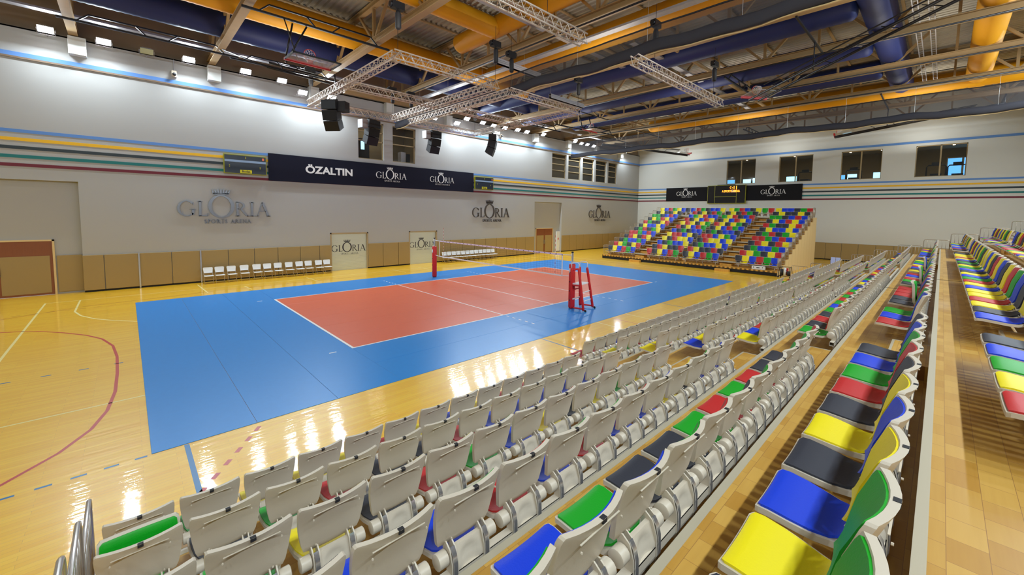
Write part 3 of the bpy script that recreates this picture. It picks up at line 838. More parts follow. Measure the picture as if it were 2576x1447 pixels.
# ------------------------------------------------------------------ stadium seats
def grid_shell(rows, hw_rows, front, back, nx=8):
    """rows: list of centre points; front/back functions give the two faces"""
    c = nx+1; R = len(rows); vs = []
    for face in (front, back):
        for r in range(R):
            for i in range(nx+1):
                u = -1+2*i/nx
                vs.append(face(r, u))
    n1 = R*c; fs = []
    for r in range(R-1):
        for i in range(nx):
            a = r*c+i; fs.append((a, a+1, a+c+1, a+c)); fs.append((n1+a+c, n1+a+c+1, n1+a+1, n1+a))
        a = r*c; fs.append((a+c, n1+a+c, n1+a, a)); a = r*c+nx; fs.append((a, n1+a, n1+a+c, a+c))
    for i in range(nx):
        fs.append((i, n1+i, n1+i+1, i+1)); a = (R-1)*c+i; fs.append((a+1, n1+a+1, n1+a, a))
    return vs, fs
# back: (y, z, half width)
BP = [(.222, .430, .180), (.210, .442, .204), (.190, .49, .220), (.174, .55, .231), (.158, .61, .241), (.135, .69, .249), (.100, .77, .254), (.078, .825, .255), (.066, .852, .251), (.061, .862, .240)]
def back_face(off, sc=1.0, dep=.040, z0=0):
    def f(r, u):
        y, z, h = BP[r]
        k = .016+.036*min(1, max(0, (z-.43)/.38))
        return (u*h*sc, y+off+k*(u*u)-.006, z if sc == 1 else .405+(z-.405)*1.0)
    return f
def make_back(nx=8):
    R = list(range(len(BP)))
    vs, fs = grid_shell(R, None, back_face(.018), back_face(-.018), nx)
    # deeper rim at the top edge, as the moulded shells have
    return vs, fs
PANP = [(.150, .400, .08), (.175, .378, .125), (.215, .350, .165), (.28, .335, .202), (.37, .340, .230), (.47, .353, .243), (.575, .364, .246), (.625, .362, .243), (.645, .352, .225)]
def pan_face(off, dish, sc=1.0):
    def f(r, u):
        y, z, h = PANP[r]
        return (u*h*sc, y, z+off+dish*(u*u-1)*h*1.2)
    return f
def seat_meshes(kind):
    nx = 8 if kind == 'near' else 4
    me = {}
    vs, fs = make_back(nx); b = MB().add(vs, fs)
    if kind == 'near':                                    # raised line and screws on the rear face
        b.box((-.165, .058, .800), (.165, .0665, .8035))
        for x in (-.17, .17): b.tube([(x, .055, .775), (x, .046, .775)], .006, 6)
        for x in (-.13, .13): b.tube([(x, .152, .50), (x, .144, .50)], .006, 6)
    me['backrest'] = b
    def padf(off, trim=.93):
        def f(r, u):
            rr_ = BP[r]; y, z, h = rr_
            k = .016+.036*min(1, max(0, (z-.43)/.38))
            zz = .452+(z-.43)*.925
            yy = y + off + k*((u*trim)**2) - .006
            return (u*h*trim, yy, zz)
        return f
    vs, fs = grid_shell(list(range(len(BP))), None, padf(.032), padf(.014), nx)
    me['back_pad'] = MB().add(vs, fs)
    vs, fs = grid_shell(list(range(len(PANP))), None, pan_face(0, .05), pan_face(-.034, .05), nx)
    pn = MB().add(vs, fs[::1]); me['seat_pan'] = pn
    def spf(off):
        def f(r, u):
            y, z, h = PANP[r]
            yy = .195+(y-.15)*.885
            return (u*h*.935, yy, z+off+.05*((u*.935)**2-1)*h*1.2)
        return f
    vs, fs = grid_shell(list(range(len(PANP))), None, spf(.014), spf(-.002), nx)
    me['seat_pad'] = MB().add(vs, fs)
    h = MB()
    me['hinge_l'] = MB().tube([(-.245, .165, .375), (-.24, .165, .375), (-.17, .165, .375), (-.165, .165, .375)], [.046, .054, .054, .046], 14)
    me['hinge_r'] = MB().tube([(.245, .165, .375), (.24, .165, .375), (.17, .165, .375), (.165, .165, .375)], [.046, .054, .054, .046], 14)
    for s, k in ((-1, 'l'), (1, 'r')):
        br = MB()
        for dx in (-.022, .022):
            x = s*.135+dx
            pts = [(.215, .46), (.175, .475), (.125, .44), (.095, .35), (.09, .25), (.09, .17), (.12, .17), (.15, .23), (.165, .30), (.20, .38)]
            n = len(pts); vs = [(x-.005, y, z) for y, z in pts]+[(x+.005, y, z) for y, z in pts]
            br.add(vs, [tuple(range(n)), tuple(reversed(range(n, 2*n)))]+[(i, i+n, (i+1) % n+n, (i+1) % n) for i in range(n)])
        me['bracket_'+k] = br
        x = s*.135
        cl = MB(); pts = [(.128, .452), (.100, .41), (.086, .35), (.083, .28), (.083, .21), (.086, .18)]
        vs = [(x-.016, y, z) for y, z in pts]+[(x+.016, y, z) for y, z in pts]+[(x-.016, y+.006, z) for y, z in pts]+[(x+.016, y+.006, z) for y, z in pts]
        n = len(pts); fs = []
        for i in range(n-1): fs += [(i, i+1, n+i+1, n+i), (2*n+i, 3*n+i, 3*n+i+1, 2*n+i+1), (i, 2*n+i, 2*n+i+1, i+1), (n+i, n+i+1, 3*n+i+1, 3*n+i)]
        cl.add(vs, fs); me['clip_'+k] = cl
    # lower rear cover with its oval recess
    w = MB(); nx2, nz2 = 10, 10; vs = []
    for j in range(nz2+1):
        for i in range(nx2+1):
            x = -.108+.216*i/nx2; z = .19+.24*j/nz2
            y = .112+.045*max(0, (z-.31)/.12)
            d = ((x/.080)**2+((z-.325)/.078)**2)
            rec = .022*max(0, 1-d)**.5 if d < 1 else 0
            vs.append((x, y-.012+rec, z))
    n1 = len(vs); vs += [(v[0], v[1]+.03, v[2]) for v in vs]
    c = nx2+1; fs = []
    for j in range(nz2):
        for i in range(nx2):
            a = j*c+i; fs.append((a, a+1, a+c+1, a+c)); fs.append((n1+a+c, n1+a+c+1, n1+a+1, n1+a))
        a = j*c; fs.append((a, a+c, n1+a+c, n1+a)); a = j*c+nx2; fs.append((a+c, a, n1+a, n1+a+c))
    for i in range(nx2): fs.append((i+1, i, n1+i, n1+i+1)); a = nz2*c+i; fs.append((a, a+1, n1+a+1, n1+a))
    w.add(vs, fs); me['rear_cover'] = w
    me['tag'] = MB().box((-.017, .038, .838), (.017, .064, .8645))
    return me
SEATS_NEAR = seat_meshes('near'); SEATS_FAR = seat_meshes('far')
def to_mesh(mb, name, mats, smooth=True):
    me = bpy.data.meshes.new(name); me.from_pydata(mb.v, [], mb.f)
    for q in mats: me.materials.append(q)
    if smooth:
        me.polygons.foreach_set('use_smooth', [True]*len(me.polygons))
        me.update()
        try: me.set_sharp_from_angle(angle=math.radians(38))
        except Exception: pass
    me.update(); return me
def seat_proto(mats_near, detail):
    """returns dict of shared meshes"""
    d = {}
    for k in ('backrest', 'seat_pan', 'hinge_l', 'hinge_r', 'bracket_l', 'bracket_r', 'rear_cover'): d[k] = to_mesh(SEATS_NEAR[k], k, [M_beige])
    d['clip_l'] = to_mesh(SEATS_NEAR['clip_l'], 'clip', [M_chrome]); d['clip_r'] = to_mesh(SEATS_NEAR['clip_r'], 'clip', [M_chrome])
    d['tag'] = to_mesh(SEATS_NEAR['tag'], 'number_tag', [M_blackp], False)
    for c in PAD:
        d['bp'+c] = to_mesh(SEATS_NEAR['back_pad'], 'back_pad_'+PADN[c], [PAD[c]]); d['sp'+c] = to_mesh(SEATS_NEAR['seat_pad'], 'seat_pad_'+PADN[c], [PAD[c]])
    return d
SM_ = seat_proto(None, 1)
def obj_of(name, me, parent):
    o = bpy.data.objects.new(name, me); COL.objects.link(o); o.parent = parent; return o
def seat(loc, sc, bc, label, detail=2, folded=False, zs=1.0):
    t = bpy.data.objects.new('stadium_seat', None); COL.objects.link(t); t.location = loc; t.empty_display_size = .1
    if zs != 1.0: t.scale = (1, 1, zs)
    t['label'] = label; tag(t, label, 'stadium seat', 'beige shelled stadium seats in the near grandstand')
    b = obj_of('backrest', SM_['backrest'], t); p = obj_of('back_pad', SM_['bp'+bc], b)
    if detail > 1: obj_of('number_tag', SM_['tag'], b)
    s = obj_of('seat_pan', SM_['seat_pan'], t); q = obj_of('seat_pad', SM_['sp'+sc], s)
    if folded:
        R = Matrix.Translation((0, .165, .39)) @ Matrix.Rotation(math.radians(80), 4, 'X') @ Matrix.Translation((0, -.165, -.39))
        s.matrix_local = R
    if detail > 0:
        for k, n in (('hinge_l', 'hinge'), ('hinge_r', 'hinge'), ('bracket_l', 'bracket'), ('bracket_r', 'bracket'), ('rear_cover', 'rear_cover')): obj_of(n, SM_[k], t)
        for k in ('clip_l', 'clip_r'): obj_of('metal_clip', SM_[k], t)
    return t

# tiers of the near grandstand
RY0, RD, TZ0, TH = -10.37, 1.03, .29, .363
def ry(k): return RY0-RD*k          # front edge of tread k
def tz(k): return TZ0+TH*k
SX0, SX1, SXJ = -14.05, 17.95, 1.97
def sec(a, n=13, p=.55): return [a+p*(i+.5) for i in range(n)]
S1, S2, S3, S4 = sec(-13.94), sec(-5.3), sec(2.1), sec(10.75)
NT = 11
for (a, b, nm_) in ((SX0, SXJ-.06, 'nearer module'), (SXJ+.06, SX1, 'farther module')):
    t = thing('telescopic_grandstand', ((a+b)/2, RY0, 0), 'stepped wooden grandstand under the near seats, %s' % nm_, 'grandstand')
    c = (a+b)/2
    for k in range(NT):
        y0 = ry(k)-RY0; y1 = y0-RD-.04
        z = tz(k)
        MB().box((a-c, y1, z-.03), (b-c, y0-.055, z)).build('tread', M_tread, t)
        MB().box((a-c, y0-.055, z-.032), (b-c, y0, z+.003)).build('nosing', M_nose, t)
        MB().box((a-c, y0-.05, z-TH+.001 if k else 0), (b-c, y0-.03, z-.032)).build('riser', M_riser, t)
        for (p, q) in ((-6.7, -5.5), (9.4, 10.6)):
            if a < p < b and k < NT-1:
                st = MB().box((p-c, y1+.01, z), (q-c, y1+.42, z+TH/2)).build('aisle_step', M_tread, t)
                MB().box((p-c, y1+.42, z+TH/2-.03), (q-c, y1+.45, z+TH/2+.002)).box((q-c, y1, z+.001), (q-c+.03, y1+.45, z+TH/2+.002)).build('step_edge', M_nose, st)
    if a > 0: continue
    for k in range(NT): MB().box((a-c-.03, ry(k)-RY0-RD, 0), (a-c, ry(k)-RY0, tz(k))).build('side_panel', M_beige_st, t)
tt = thing('telescopic_grandstand_joint', (SXJ, RY0, 0), 'dark gap cover strip between the two modules of the near grandstand', 'cover strip')
for k in range(NT): MB().box((-.06, ry(k)-RY0-RD, 0), (.06, ry(k)-RY0-.03, tz(k)-.006)).build('black_strip', M_dark, tt)
# front floor-level platform carrying the front row on the farther part
NX_ROW0 = sec(-5.3, 19, .548)+sec(5.3, 7, .55)
BLK = {0: 'nearest block', 1: 'second block', 2: 'third block'}
ROWN = ['floor-level front row', 'second row', 'third row', 'fourth row', 'fifth row', 'sixth row', 'seventh row', 'eighth row']
rng = random.Random(11)
CS = 'YBGRK'
def rc(prev=None):
    c = rng.choice(CS)
    return c if c != prev else rng.choice(CS)
ROWF1 = 'YKBKYBKYKRGBK'
def near_color(row, blk, i):
    if row == 6 and blk == 0: return ROWF1[i], 'KYGGGYBYKRGBK'[i]
    if row == 6 and blk == 1: return 'RBGGKKRRRGKGR'[i], 'BGRKBRGKBRYGB'[i]
    if row == 6 and blk == 2: return 'BRBYKBRYBGGYK'[i], rc()
    if row == 5 and blk == 0: return 'YBYBGKKGRGRKK'[i], 'GYGBBGRKGKGGR'[i]
    if row == 5 and blk == 1: return 'GKRKGBGRGRGBK'[i], rc()
    if row == 7: return 'YBYBKBYKRYGBK'[i % 13] if blk == 0 else 'BKYRYYBYRGBYK'[i % 13], 'YKBGRYKBYRKYB'[i % 13]
    if row == 4 and blk == 1: return 'YBRRGKBYRKGYB'[i], rc()
    if row == 3 and blk == 1: return 'BYKGRYBKGYRBY'[i], rc()
    return rc(), rc()
FOLD = {(6, 1, 3), (2, 0, 0), (6, 1, 9), (6, 2, 2)}
OVR = {(2, 0, 0): ('G', 'G'), (4, 0, 9): ('Y', 'Y')}
beams = []
n_ind = 0
for row in range(0, 8):
    if row == 0: blocks = [(1, NX_ROW0[:19]), (2, NX_ROW0[19:])]
    elif row == 7: blocks = [(0, S1[8:]), (1, sec(-5.85, 14, .55))]
    else: blocks = [(0, S1), (1, S2), (2, S3)]
    for blk, xs in blocks:
        for i, x in enumerate(xs):
            k = row-1
            y = ry(k+1) if row else RY0
            z = tz(k) if row else 0.0
            sc_, bc_ = near_color(row, blk, (i+8 if (row == 7 and blk == 0) else i))
            sc_, bc_ = OVR.get((row, blk, i), (sc_, bc_))
            det = 2 if x < -2 else (1 if x < 5 else 0)
            fo_ = (row, blk, i) in FOLD
            lab = 'stadium seat with %s pad, %s along the %s of the %s' % (PADN[sc_], ORD[i], ROWN[row], BLK[blk])
            if row == 7: lab = 'stadium seat with %s pad, %s along the %s, %s' % (PADN[sc_], ORD[i], 'row behind the camera aisle', BLK[blk])
            seat((x, y, z), sc_, bc_, lab, det, fo_, 0.92 if row == 0 else 1.0)
            n_ind += 1
        a, b = xs[0]-.3, xs[-1]+.3
        y = (ry(row) if row else RY0); z = tz(row-1) if row else 0.0
        t = thing('seat_beam', ((a+b)/2, y+.13, z), 'square beige beam carrying the seats of the %s, %s' % (ROWN[row] if row < 7 else 'row behind the camera aisle', BLK[blk]), 'beam')
        w = MB(); L = (b-a)/2
        for dy, dz in ((-.034, 0), (.030, 0)): w.box((-L, dy, .215), (L, dy+.004, .28))
        w.box((-L, -.034, .276), (L, .034, .28)); w.box((-L, -.034, .215), (L, .034, .219))
        w.build('box_section', M_beige, t)
        n = max(2, int(2*L/1.6))
        for j in range(n): MB().box((-L+.35+(2*L-.7)/(n-1)*j-.03, -.03, 0), (-L+.35+(2*L-.7)/(n-1)*j+.03, .03, .215)).build('leg', M_beige, t)

# the rest of the seats: the farthest block of the near stand, its upper rows and the whole far grandstand
ALL = MB()
def put_far(loc, rz, sc_, bc_, lo=True):
    M = Matrix.Translation(loc) @ Matrix.Rotation(rz, 4, 'Z')
    for k, m in (('backrest', M_beige), ('back_pad', PAD[bc_]), ('seat_pan', M_beige), ('seat_pad', PAD[sc_])):
        g = SEATS_FAR[k]; ALL.add(g.v, g.f, m, M)
    ALL.box((-.17, .10, .10), (-.12, .16, .42), M_beige, M); ALL.box((.12, .10, .10), (.17, .16, .42), M_beige, M); ALL.box((-.1, .10, .14), (.1, .13, .38), M_beige, M)
for row in range(1, 10):
    secs = [S4] if row < 8 else [S3, S4]
    if row == 7: secs = [S3, S4]
    if row == 9: secs = [S4]
    for xs in secs:
        for i, x in enumerate(xs):
            put_far((x, ry(row), tz(row-1)), 0, rc(), 'YKGYKYBYKRYKBG'[i % 14] if row > 6 else rc())
FARROWS = [('KYBRGB', 'RKYBRG', 'KYBRGB', 'KYBRGB'), ('RYGKYR', 'KRYKKR', 'RYKKRK', 'RYGKYR'), ('KGBBGB', 'BKGBBY', 'KGBBYB', 'KGBBGB'),
           ('KRYKRY', 'YKRYYB', 'KRYYBY', 'KRYKRY'), ('RRGBRB', 'YRRBYK', 'RRBYGB', 'RRGBRB'), ('KGRKGY', 'BKGKBB', 'KGKBBK', 'KGRKGY'),
           ('KYBBYB', 'RKYBRG', 'KYBRGB', 'KYBBYB'), ('RGKKYR', 'YRYKYG', 'RYKYGK', 'RGKKYR'), ('KYGRYB', 'RKYBRY', 'KYBRYB', 'KYBRYB'),
           ('GGKBRB', 'BGYRBB', 'GYRKBR', 'GGKBRB'), ('KYKKYK', 'RKYKRG', 'KYKRGK', 'KYKKYK'), ('YBRGYB', 'RGKBBY', 'YGRBKY', 'YBBKGR')]
FX0, FD, FZ0, FH = 18.02, .90, .335, .334
def fyc(seg): 
    s = (5.41, 1.40, -1.81, -5.86)[seg]; return [s-.478*(i+.5) for i in range(6)]
for r, segs in enumerate(FARROWS):
    X = FX0+.95+FD*r; z = FZ0+FH*r
    for s, cs in enumerate(segs):
        for y, c in zip(fyc(s), cs): put_far((X, y, z), math.pi/2, c, c)
    if r == 11:
        for y, c in ((2.3, 'K'), (1.75, 'B'), (-4.98, 'G'), (-5.5, 'R')): put_far((X, y, z), math.pi/2, c, c)
o = ALL.build('stadium_seats', smooth=True)
tag(o, 'multicoloured stadium seats of the far grandstand and of the farthest near blocks', 'stadium seats', None, 'stuff')
try: o.data.set_sharp_from_angle(angle=math.radians(40))
except Exception: pass

# far grandstand
for (a, b, nm_) in ((-1.60, 5.55, 'left'), (-8.85, -1.66, 'right')):
    t = thing('telescopic_grandstand', (FX0, (a+b)/2, 0), 'stepped wooden far grandstand facing the net, %s module' % nm_, 'grandstand')
    c = (a+b)/2
    MB().box((.02, a-c, 0.01), (.06, b-c, .24)).build('black_plinth', M_dark, t)
    for r in range(12):
        x0 = FD*r; z = FZ0+FH*r
        MB().box((x0+.04, a-c, z-.04), (x0+FD+.02, b-c, z)).build('tread', M_farwood, t)
        MB().box((x0, a-c, z-.10 if r == 0 else z-.05), (x0+.045, b-c, z+.002)).build('nosing', M_farwood if r == 0 else M_nose, t)
        if r: MB().box((x0+.02, a-c, z-FH), (x0+.03, b-c, z-.05)).build('riser', M_door if False else M_farwood, t)
        for (p, q) in ((1.55, 2.4), (-5.7, -4.85)):
            if a < p < b and r < 11:
                MB().box((x0+FD-.38, p-c, z), (x0+FD-.01, q-c, z+FH/2)).build('aisle_step', M_farwood, t)
                MB().box((x0+FD-.40, p-c-.1, z+FH-.06), (x0+FD-.02, q-c+.1, z+FH-.045)).build('step_edge', M_nose, t)
    for (p, q) in ((1.5, 2.5), (-5.8, -4.8)):
        if a < p < b: MB().box((-.34, p-c, 0), (0, q-c, .17)).build('floor_step', M_farwood, t)
    if a < -5:
        for r in range(12):
            x0 = FD*r; x1 = FD*(r+1)+(.45 if r == 11 else 0)
            MB().box((x0+.01, a-c-.04, 0), (x1-.01, a-c, FZ0+FH*r+(0 if r < 11 else .05))).build('side_panel', M_beige_st, t)
    MB().box((FD*12, a-c, 0), (FD*12+.05, b-c, FZ0+FH*11+.02)).build('back_panel', M_beige_st, t)
for s in range(4):
    for r in range(12):
        ys = fyc(s); X = FX0+FD*r+.81; z = FZ0+FH*r
        if r > 0: continue
        t = thing('seat_beam', (X, (ys[0]+ys[-1])/2, z), 'beige beam on legs under the front seats of the far grandstand, %s from the left' % ORD[s], 'beam')
        L = 1.45
        MB().box((-.03, -L, .12), (.03, L, .18)).build('box_section', M_beige, t)
        for q in (-1.2, -.2, .25, 1.2): MB().box((-.03, q-.03, 0), (.03, q+.03, .12)).build('leg', M_beige, t)

# guard rails
def guard(loc, ln, h, lab, rz=0.0, m=M_rail, low=.12, nb=6, grp=None):
    """panel in local yz plane running towards -y, rounded corners at the front"""
    t = thing('guard_rail', loc, lab, 'guard rail', grp, rz)
    r = .09
    pts = [(0, -ln+.02, low), (0, -r, low), (0, -.02, low+.03), (0, 0, low+r), (0, 0, h-r), (0, -.02, h-.03), (0, -r, h), (0, -ln+r, h), (0, -ln+.02, h-.02), (0, -ln, h-r), (0, -ln, low+r)]
    MB().tube(pts, .018, 8, m, closed=True).build('frame', None, t, smooth=True)
    for i in range(nb): 
        y = -ln*(i+1)/(nb+1); MB().tube([(0, y, low), (0, y, h)], .009, 6, m).build('baluster', None, t, smooth=True)
    MB().tube([(0, -.12, 0), (0, -.12, low+.01)], .016, 6, m).build('post', None, t); MB().tube([(0, -ln+.12, 0), (0, -ln+.12, low+.01)], .016, 6, m).build('post', None, t)
    return t
for k in range(-1, 10):
    z = tz(k) if k >= 0 else 0
    guard((17.86, -10.76-1.03*k+(.05 if k < 0 else 0), z), 1.0, .86, 'beige guard rail panel at the far end of the near stand, %s from the floor' % ORD[k+1])
for k in range(0, 5):
    guard((-14.02, -10.72-1.03*k, tz(k)), 1.0, .90, 'shiny guard rail panel at the near left end of the stand, %s from the floor' % ORD[k], 0, M_railn, nb=7)
for r in range(12):
    for yy, sd in ((5.5, 'left'), (-8.82, 'right')):
        guard((FX0+.12+FD*r, yy, FZ0+FH*r), .84, .88, 'beige guard rail panel on the %s side of the far grandstand, %s from the floor' % (sd, ORD[r]), math.pi/2, M_rail, nb=5)
# small things on and beside the far grandstand
t = thing('equipment_case', (18.35, -7.6, .335), 'white carrying case on the front step of the far grandstand', 'case')
MB().box((-.14, -.42, 0), (.14, .42, .24)).build('shell', M_offw, t, bevel=.02)
MB().box((-.15, -.1, .1), (-.14, .1, .16)).build('handle', M_blackp, t); MB().box((-.148, -.32, .12), (-.14, -.26, .18)).box((-.148, .26, .12), (-.14, .32, .18)).build('latch', M_blackp, t)
t = thing('equipment_trolley', (18.0, -9.35, 0), 'black wheeled trolley loaded with gear beside the far grandstand', 'trolley')
fr = MB()
for x in (-.3, .3):
    for y in (-.35, .35): fr.tube([(x, y, .08), (x, y*.8, .72)], .018, 6)
fr.tube([(-.3, -.35, .12), (.3, -.35, .12), (.3, .35, .12), (-.3, .35, .12)], .018, 6, closed=True); fr.tube([(-.3, -.29, .7), (.3, -.29, .7), (.3, .29, .7), (-.3, .29, .7)], .018, 6, closed=True)
fr.build('frame', M_black, t)
for x in (-.3, .3):
    for y in (-.35, .35): MB().tube([(x-.02, y, .06), (x+.02, y, .06)], .06, 10).build('wheel', M_blackp, t)
for i, (x, y, r, m) in enumerate(((-.1, -.2, .1, M_blackp), (.1, 0, .09, M_alu), (-.1, .2, .1, M_blackp), (.05, -.1, .06, M_padred), (-.12, .02, .07, M_offw))): MB().tube([(x, y, .14), (x, y, .45+.06*i)], r, 12, m).build('canister', None, t, smooth=True)
t = thing('towel', (17.84, -12.05, 1.6), 'pale striped towel hanging over the guard rail at the far end', 'towel')
MB().box((-.03, -.24, -.62), (-.022, -.01, .02)).box((-.03, .01, -.62), (-.022, .24, .02)).build('cloth', mat('pale_blue_towel', (196, 206, 244), .8), t)

# ------------------------------------------------------------------ roof trusses
def roof_truss(X, off, idx):
    t = thing('roof_truss', (X, 0, 11.8), 'brown steel roof truss across the hall, %s from the near end' % ORD[idx], 'roof truss')
    ya, yb_ = Y0, WY+.35
    c = MB()
    c.box((-.15, ya, 0), (.15, yb_, .03)).box((-.02, ya, .03), (.02, yb_, .27)).box((-.15, ya, .27), (.15, yb_, .30)); c.build('bottom_chord', M_steel, t)
    c = MB(); c.box((-.12, ya, 1.72), (.12, yb_, 1.75)).box((-.02, ya, 1.75), (.02, yb_, 1.93)).box((-.12, ya, 1.93), (.12, yb_, 1.96)); c.build('top_chord', M_steel, t)
    y = off
    while y > ya+1: y -= 4.57
    y += 4.57
    while y < yb_-.3:
        MB().box((-.06, y-.06, .3), (.06, y+.06, 1.73)).build('web_member', M_steel, t)
        for s in (-1, 1):
            MB().bar((0, y+s*.12, .28), (0, y+s*1.55, 1.75), .11, .11, M_steel).build('web_member', None, t)
            if ya < y+s*2.285 < yb_ and s > 0: MB().box((-.05, y+s*2.285-.05, .3), (.05, y+s*2.285+.05, 1.73)).build('web_member', M_steel, t)
        y += 4.57
    return t
TX = [-20, -15, -10, -5, 0, 5, 10, 15, 20, 25, 30]
for i, X in enumerate(TX): roof_truss(X, 2.63 if X <= 0 else -.53, i)
# column casings under the truss ends
for i, X in enumerate(TX[1:]):
    x = X+.1
    o = MB().box((x-.28, WY-.42, 10.98), (x+.28, WY, 11.76)).build('column_casing', M_wallr, bevel=.01)
    tag(o, 'pale boxed casing under a truss end on the left wall, %s from the near end' % ORD[i], 'column casing')
# purlins along the hall, above the trusses
for i in range(12):
    y = -20.5+2.9*i
    o = MB().box((X0, y-.06, 13.77), (WX, y+.06, 13.84)).build('purlin', M_steel)
    tag(o, 'thin brown purlin under the roof deck, %s from the seating side' % ORD[i], 'purlin')

# ------------------------------------------------------------------ ducts
def duct(a, b, r, m, lab, endcap=(True, True)):
    """ribbed fabric duct between two points"""
    a, b = Vector(a), Vector(b); L = (b-a).length; d = (b-a).normalized()
    pts = []; rad = []
    n = max(4, int(L/.13))
    for i in range(n+1):
        s = L*i/n
        pts.append(a+d*s); rad.append(r*(1+(.018 if i % 2 else -.008)))
    pts = [a-d*r*.30, a-d*r*.12]+pts+[b+d*r*.12, b+d*r*.30]; rad = [r*.75, r*.94]+rad+[r*.94, r*.75]
    t = thing('air_duct', tuple((a+b)/2), lab, 'air duct')
    o = MB().tube(pts, rad, 28, m).build('duct_skin', None, t, smooth=True); in_parent(o, t)
    return t
duct((X0+.5, 4.74, 12.75), (7.5, 4.74, 12.75), .55, M_duct_y, 'long yellow air duct running along the hall beside the blue duct')
duct((X0+.5, 7.7, 12.72), (10.8, 7.7, 12.72), .60, M_duct_b, 'long blue air duct running along the hall nearest the left wall')
duct((X0+.5, -1.25, 12.72), (-1.0, -1.25, 12.72), .44, M_duct_y, 'yellow air duct with a rounded end above the white truss frame')
duct((5.5, -14.2, 12.7), (23.6, -14.2, 12.7), .56, M_duct_b, 'blue air duct running along the hall above the near seats')
duct((5.5, -17.5, 12.6), (23.8, -17.5, 12.6), .52, M_duct_y, 'yellow air duct running along the hall at the upper right')
for X, m, z, y1, lab in ((-.7, M_duct_y, 12.9, 1.8, 'yellow cross duct nearest the camera'), (3.0, M_duct_y, 12.55, 3.6, 'yellow cross duct seen through the nearer hanging net'),
                     (7.4, M_duct_b, 12.5, 10.6, 'blue cross duct just beyond the nearer hanging net'), (12.5, M_duct_b, 12.5, 10.6, 'second blue cross duct beyond the nearer hanging net'),
                     (17.2, M_duct_b, 12.5, 8.5, 'third blue cross duct beyond the nearer hanging net'), (22.6, M_duct_y, 12.5, 3.5, 'yellow cross duct nearest the end wall')):
    duct((X, Y0+1 if m is M_duct_y else -13.5, z), (X, y1, z), .46 if X < 0 else .52, m, lab)

# ------------------------------------------------------------------ white stage truss frames
def box_truss(w_chords, w_brace, p, q, s=.29, step=.36):
    p, q = Vector(p), Vector(q); d = (q-p); L = d.length; d.normalize(); side = Vector((-d.y, d.x, 0))
    up = Vector((0, 0, 1))
    cs = [side*(s/2), side*(-s/2), side*(-s/2)+up*s, side*(s/2)+up*s]
    for c in cs: w_chords.append((p+c, q+c))
    n = max(1, int(L/step))
    for f in range(4):
        a, b = cs[f], cs[(f+1) % 4]
        for i in range(n):
            s0, s1, sm = L*i/n, L*(i+1)/n, L*(i+.5)/n
            w_brace.tube([p+a+d*s0, p+b+d*sm], .010, 5); w_brace.tube([p+b+d*sm, p+a+d*s1], .010, 5)
def truss_frame(segs, lab, m=M_white_truss):
    a = segs[0][0]; t = thing('stage_truss', a, lab, 'stage truss')
    ch = []; br = MB()
    for p, q in segs: box_truss(ch, br, p, q)
    for p, q in ch: o = MB().tube([p, q], .025, 8, m).build('chord', None, t, smooth=True); in_parent(o, t)
    o = br.build('lattice', m, t); in_parent(o, t)
ZT = 9.3
def rect_frame(x0, x1, y0, y1, mids=()):
    s = [((x0, y0, ZT), (x0, y1, ZT)), ((x1, y0, ZT), (x1, y1, ZT)), ((x0-.14, y0, ZT), (x1+.14, y0, ZT)), ((x0-.14, y1, ZT), (x1+.14, y1, ZT))]
    for y in mids: s.append(((x0, y, ZT), (x1, y, ZT)))
    return s
truss_frame(rect_frame(-6.75, -2.35, -3.0, 6.15, (1.6,)), 'white rectangular truss frame with a middle bar, nearest the camera')
truss_frame(rect_frame(-1.2, 3.55, -2.75, 6.15, (1.65,)), 'white rectangular truss frame beyond the nearer hanging net')
truss_frame([((-8.6, -8.45, ZT), (-3.35, -8.45, ZT))], 'straight white truss at the top of the picture above the seats')
truss_frame([((-.9, -8.75, ZT), (6.9, -8.75, ZT))], 'straight white truss below the brown beams, right of the hanging net')
# drop wires
w = []
for i, (x, y) in enumerate(((-6.75, -3.1), (-2.4, -3.1), (-6.75, 6.1), (-2.4, 6.1), (-1.2, -2.75), (3.55, -2.75), (-1.2, 6.15), (3.55, 6.15), (-5, -8.45), (0.5, -8.75), (6.0, -8.75))):
    t = thing('chain_hoist', (x, y, ZT+.3), 'black chain hoist hanging above a white truss, number in line %s' % ORD[i] if False else 'black chain hoist over the %s' % (
        ['near left corner of the camera-side white truss frame', 'right corner of the camera-side white truss frame, court side', 'far left corner of the camera-side white truss frame', 'far right corner of the camera-side white truss frame',
         'near left corner of the second white truss frame', 'near right corner of the second white truss frame', 'far left corner of the second white truss frame', 'far right corner of the second white truss frame',
         'straight white truss at the top of the picture', 'left end of the second straight white truss', 'right end of the second straight white truss'][i]), 'chain hoist')
    MB().tube([(0, 0, 0), (0, 0, 2.2)], .008, 5).build('chain', M_black, t)
    MB().box((-.22, -.10, 1.35), (.22, .10, 1.58)).tube([(-.22, 0, 1.46), (-.28, 0, 1.46)], .09, 10).build('motor', M_black, t)
    MB().tube([(.02, 0, 1.3), (.02, 0, 1.2), (.02, 0, .75), (.02, 0, .70)], [.07, .10, .10, .06], 12).build('chain_bag', M_blackp, t, smooth=True)

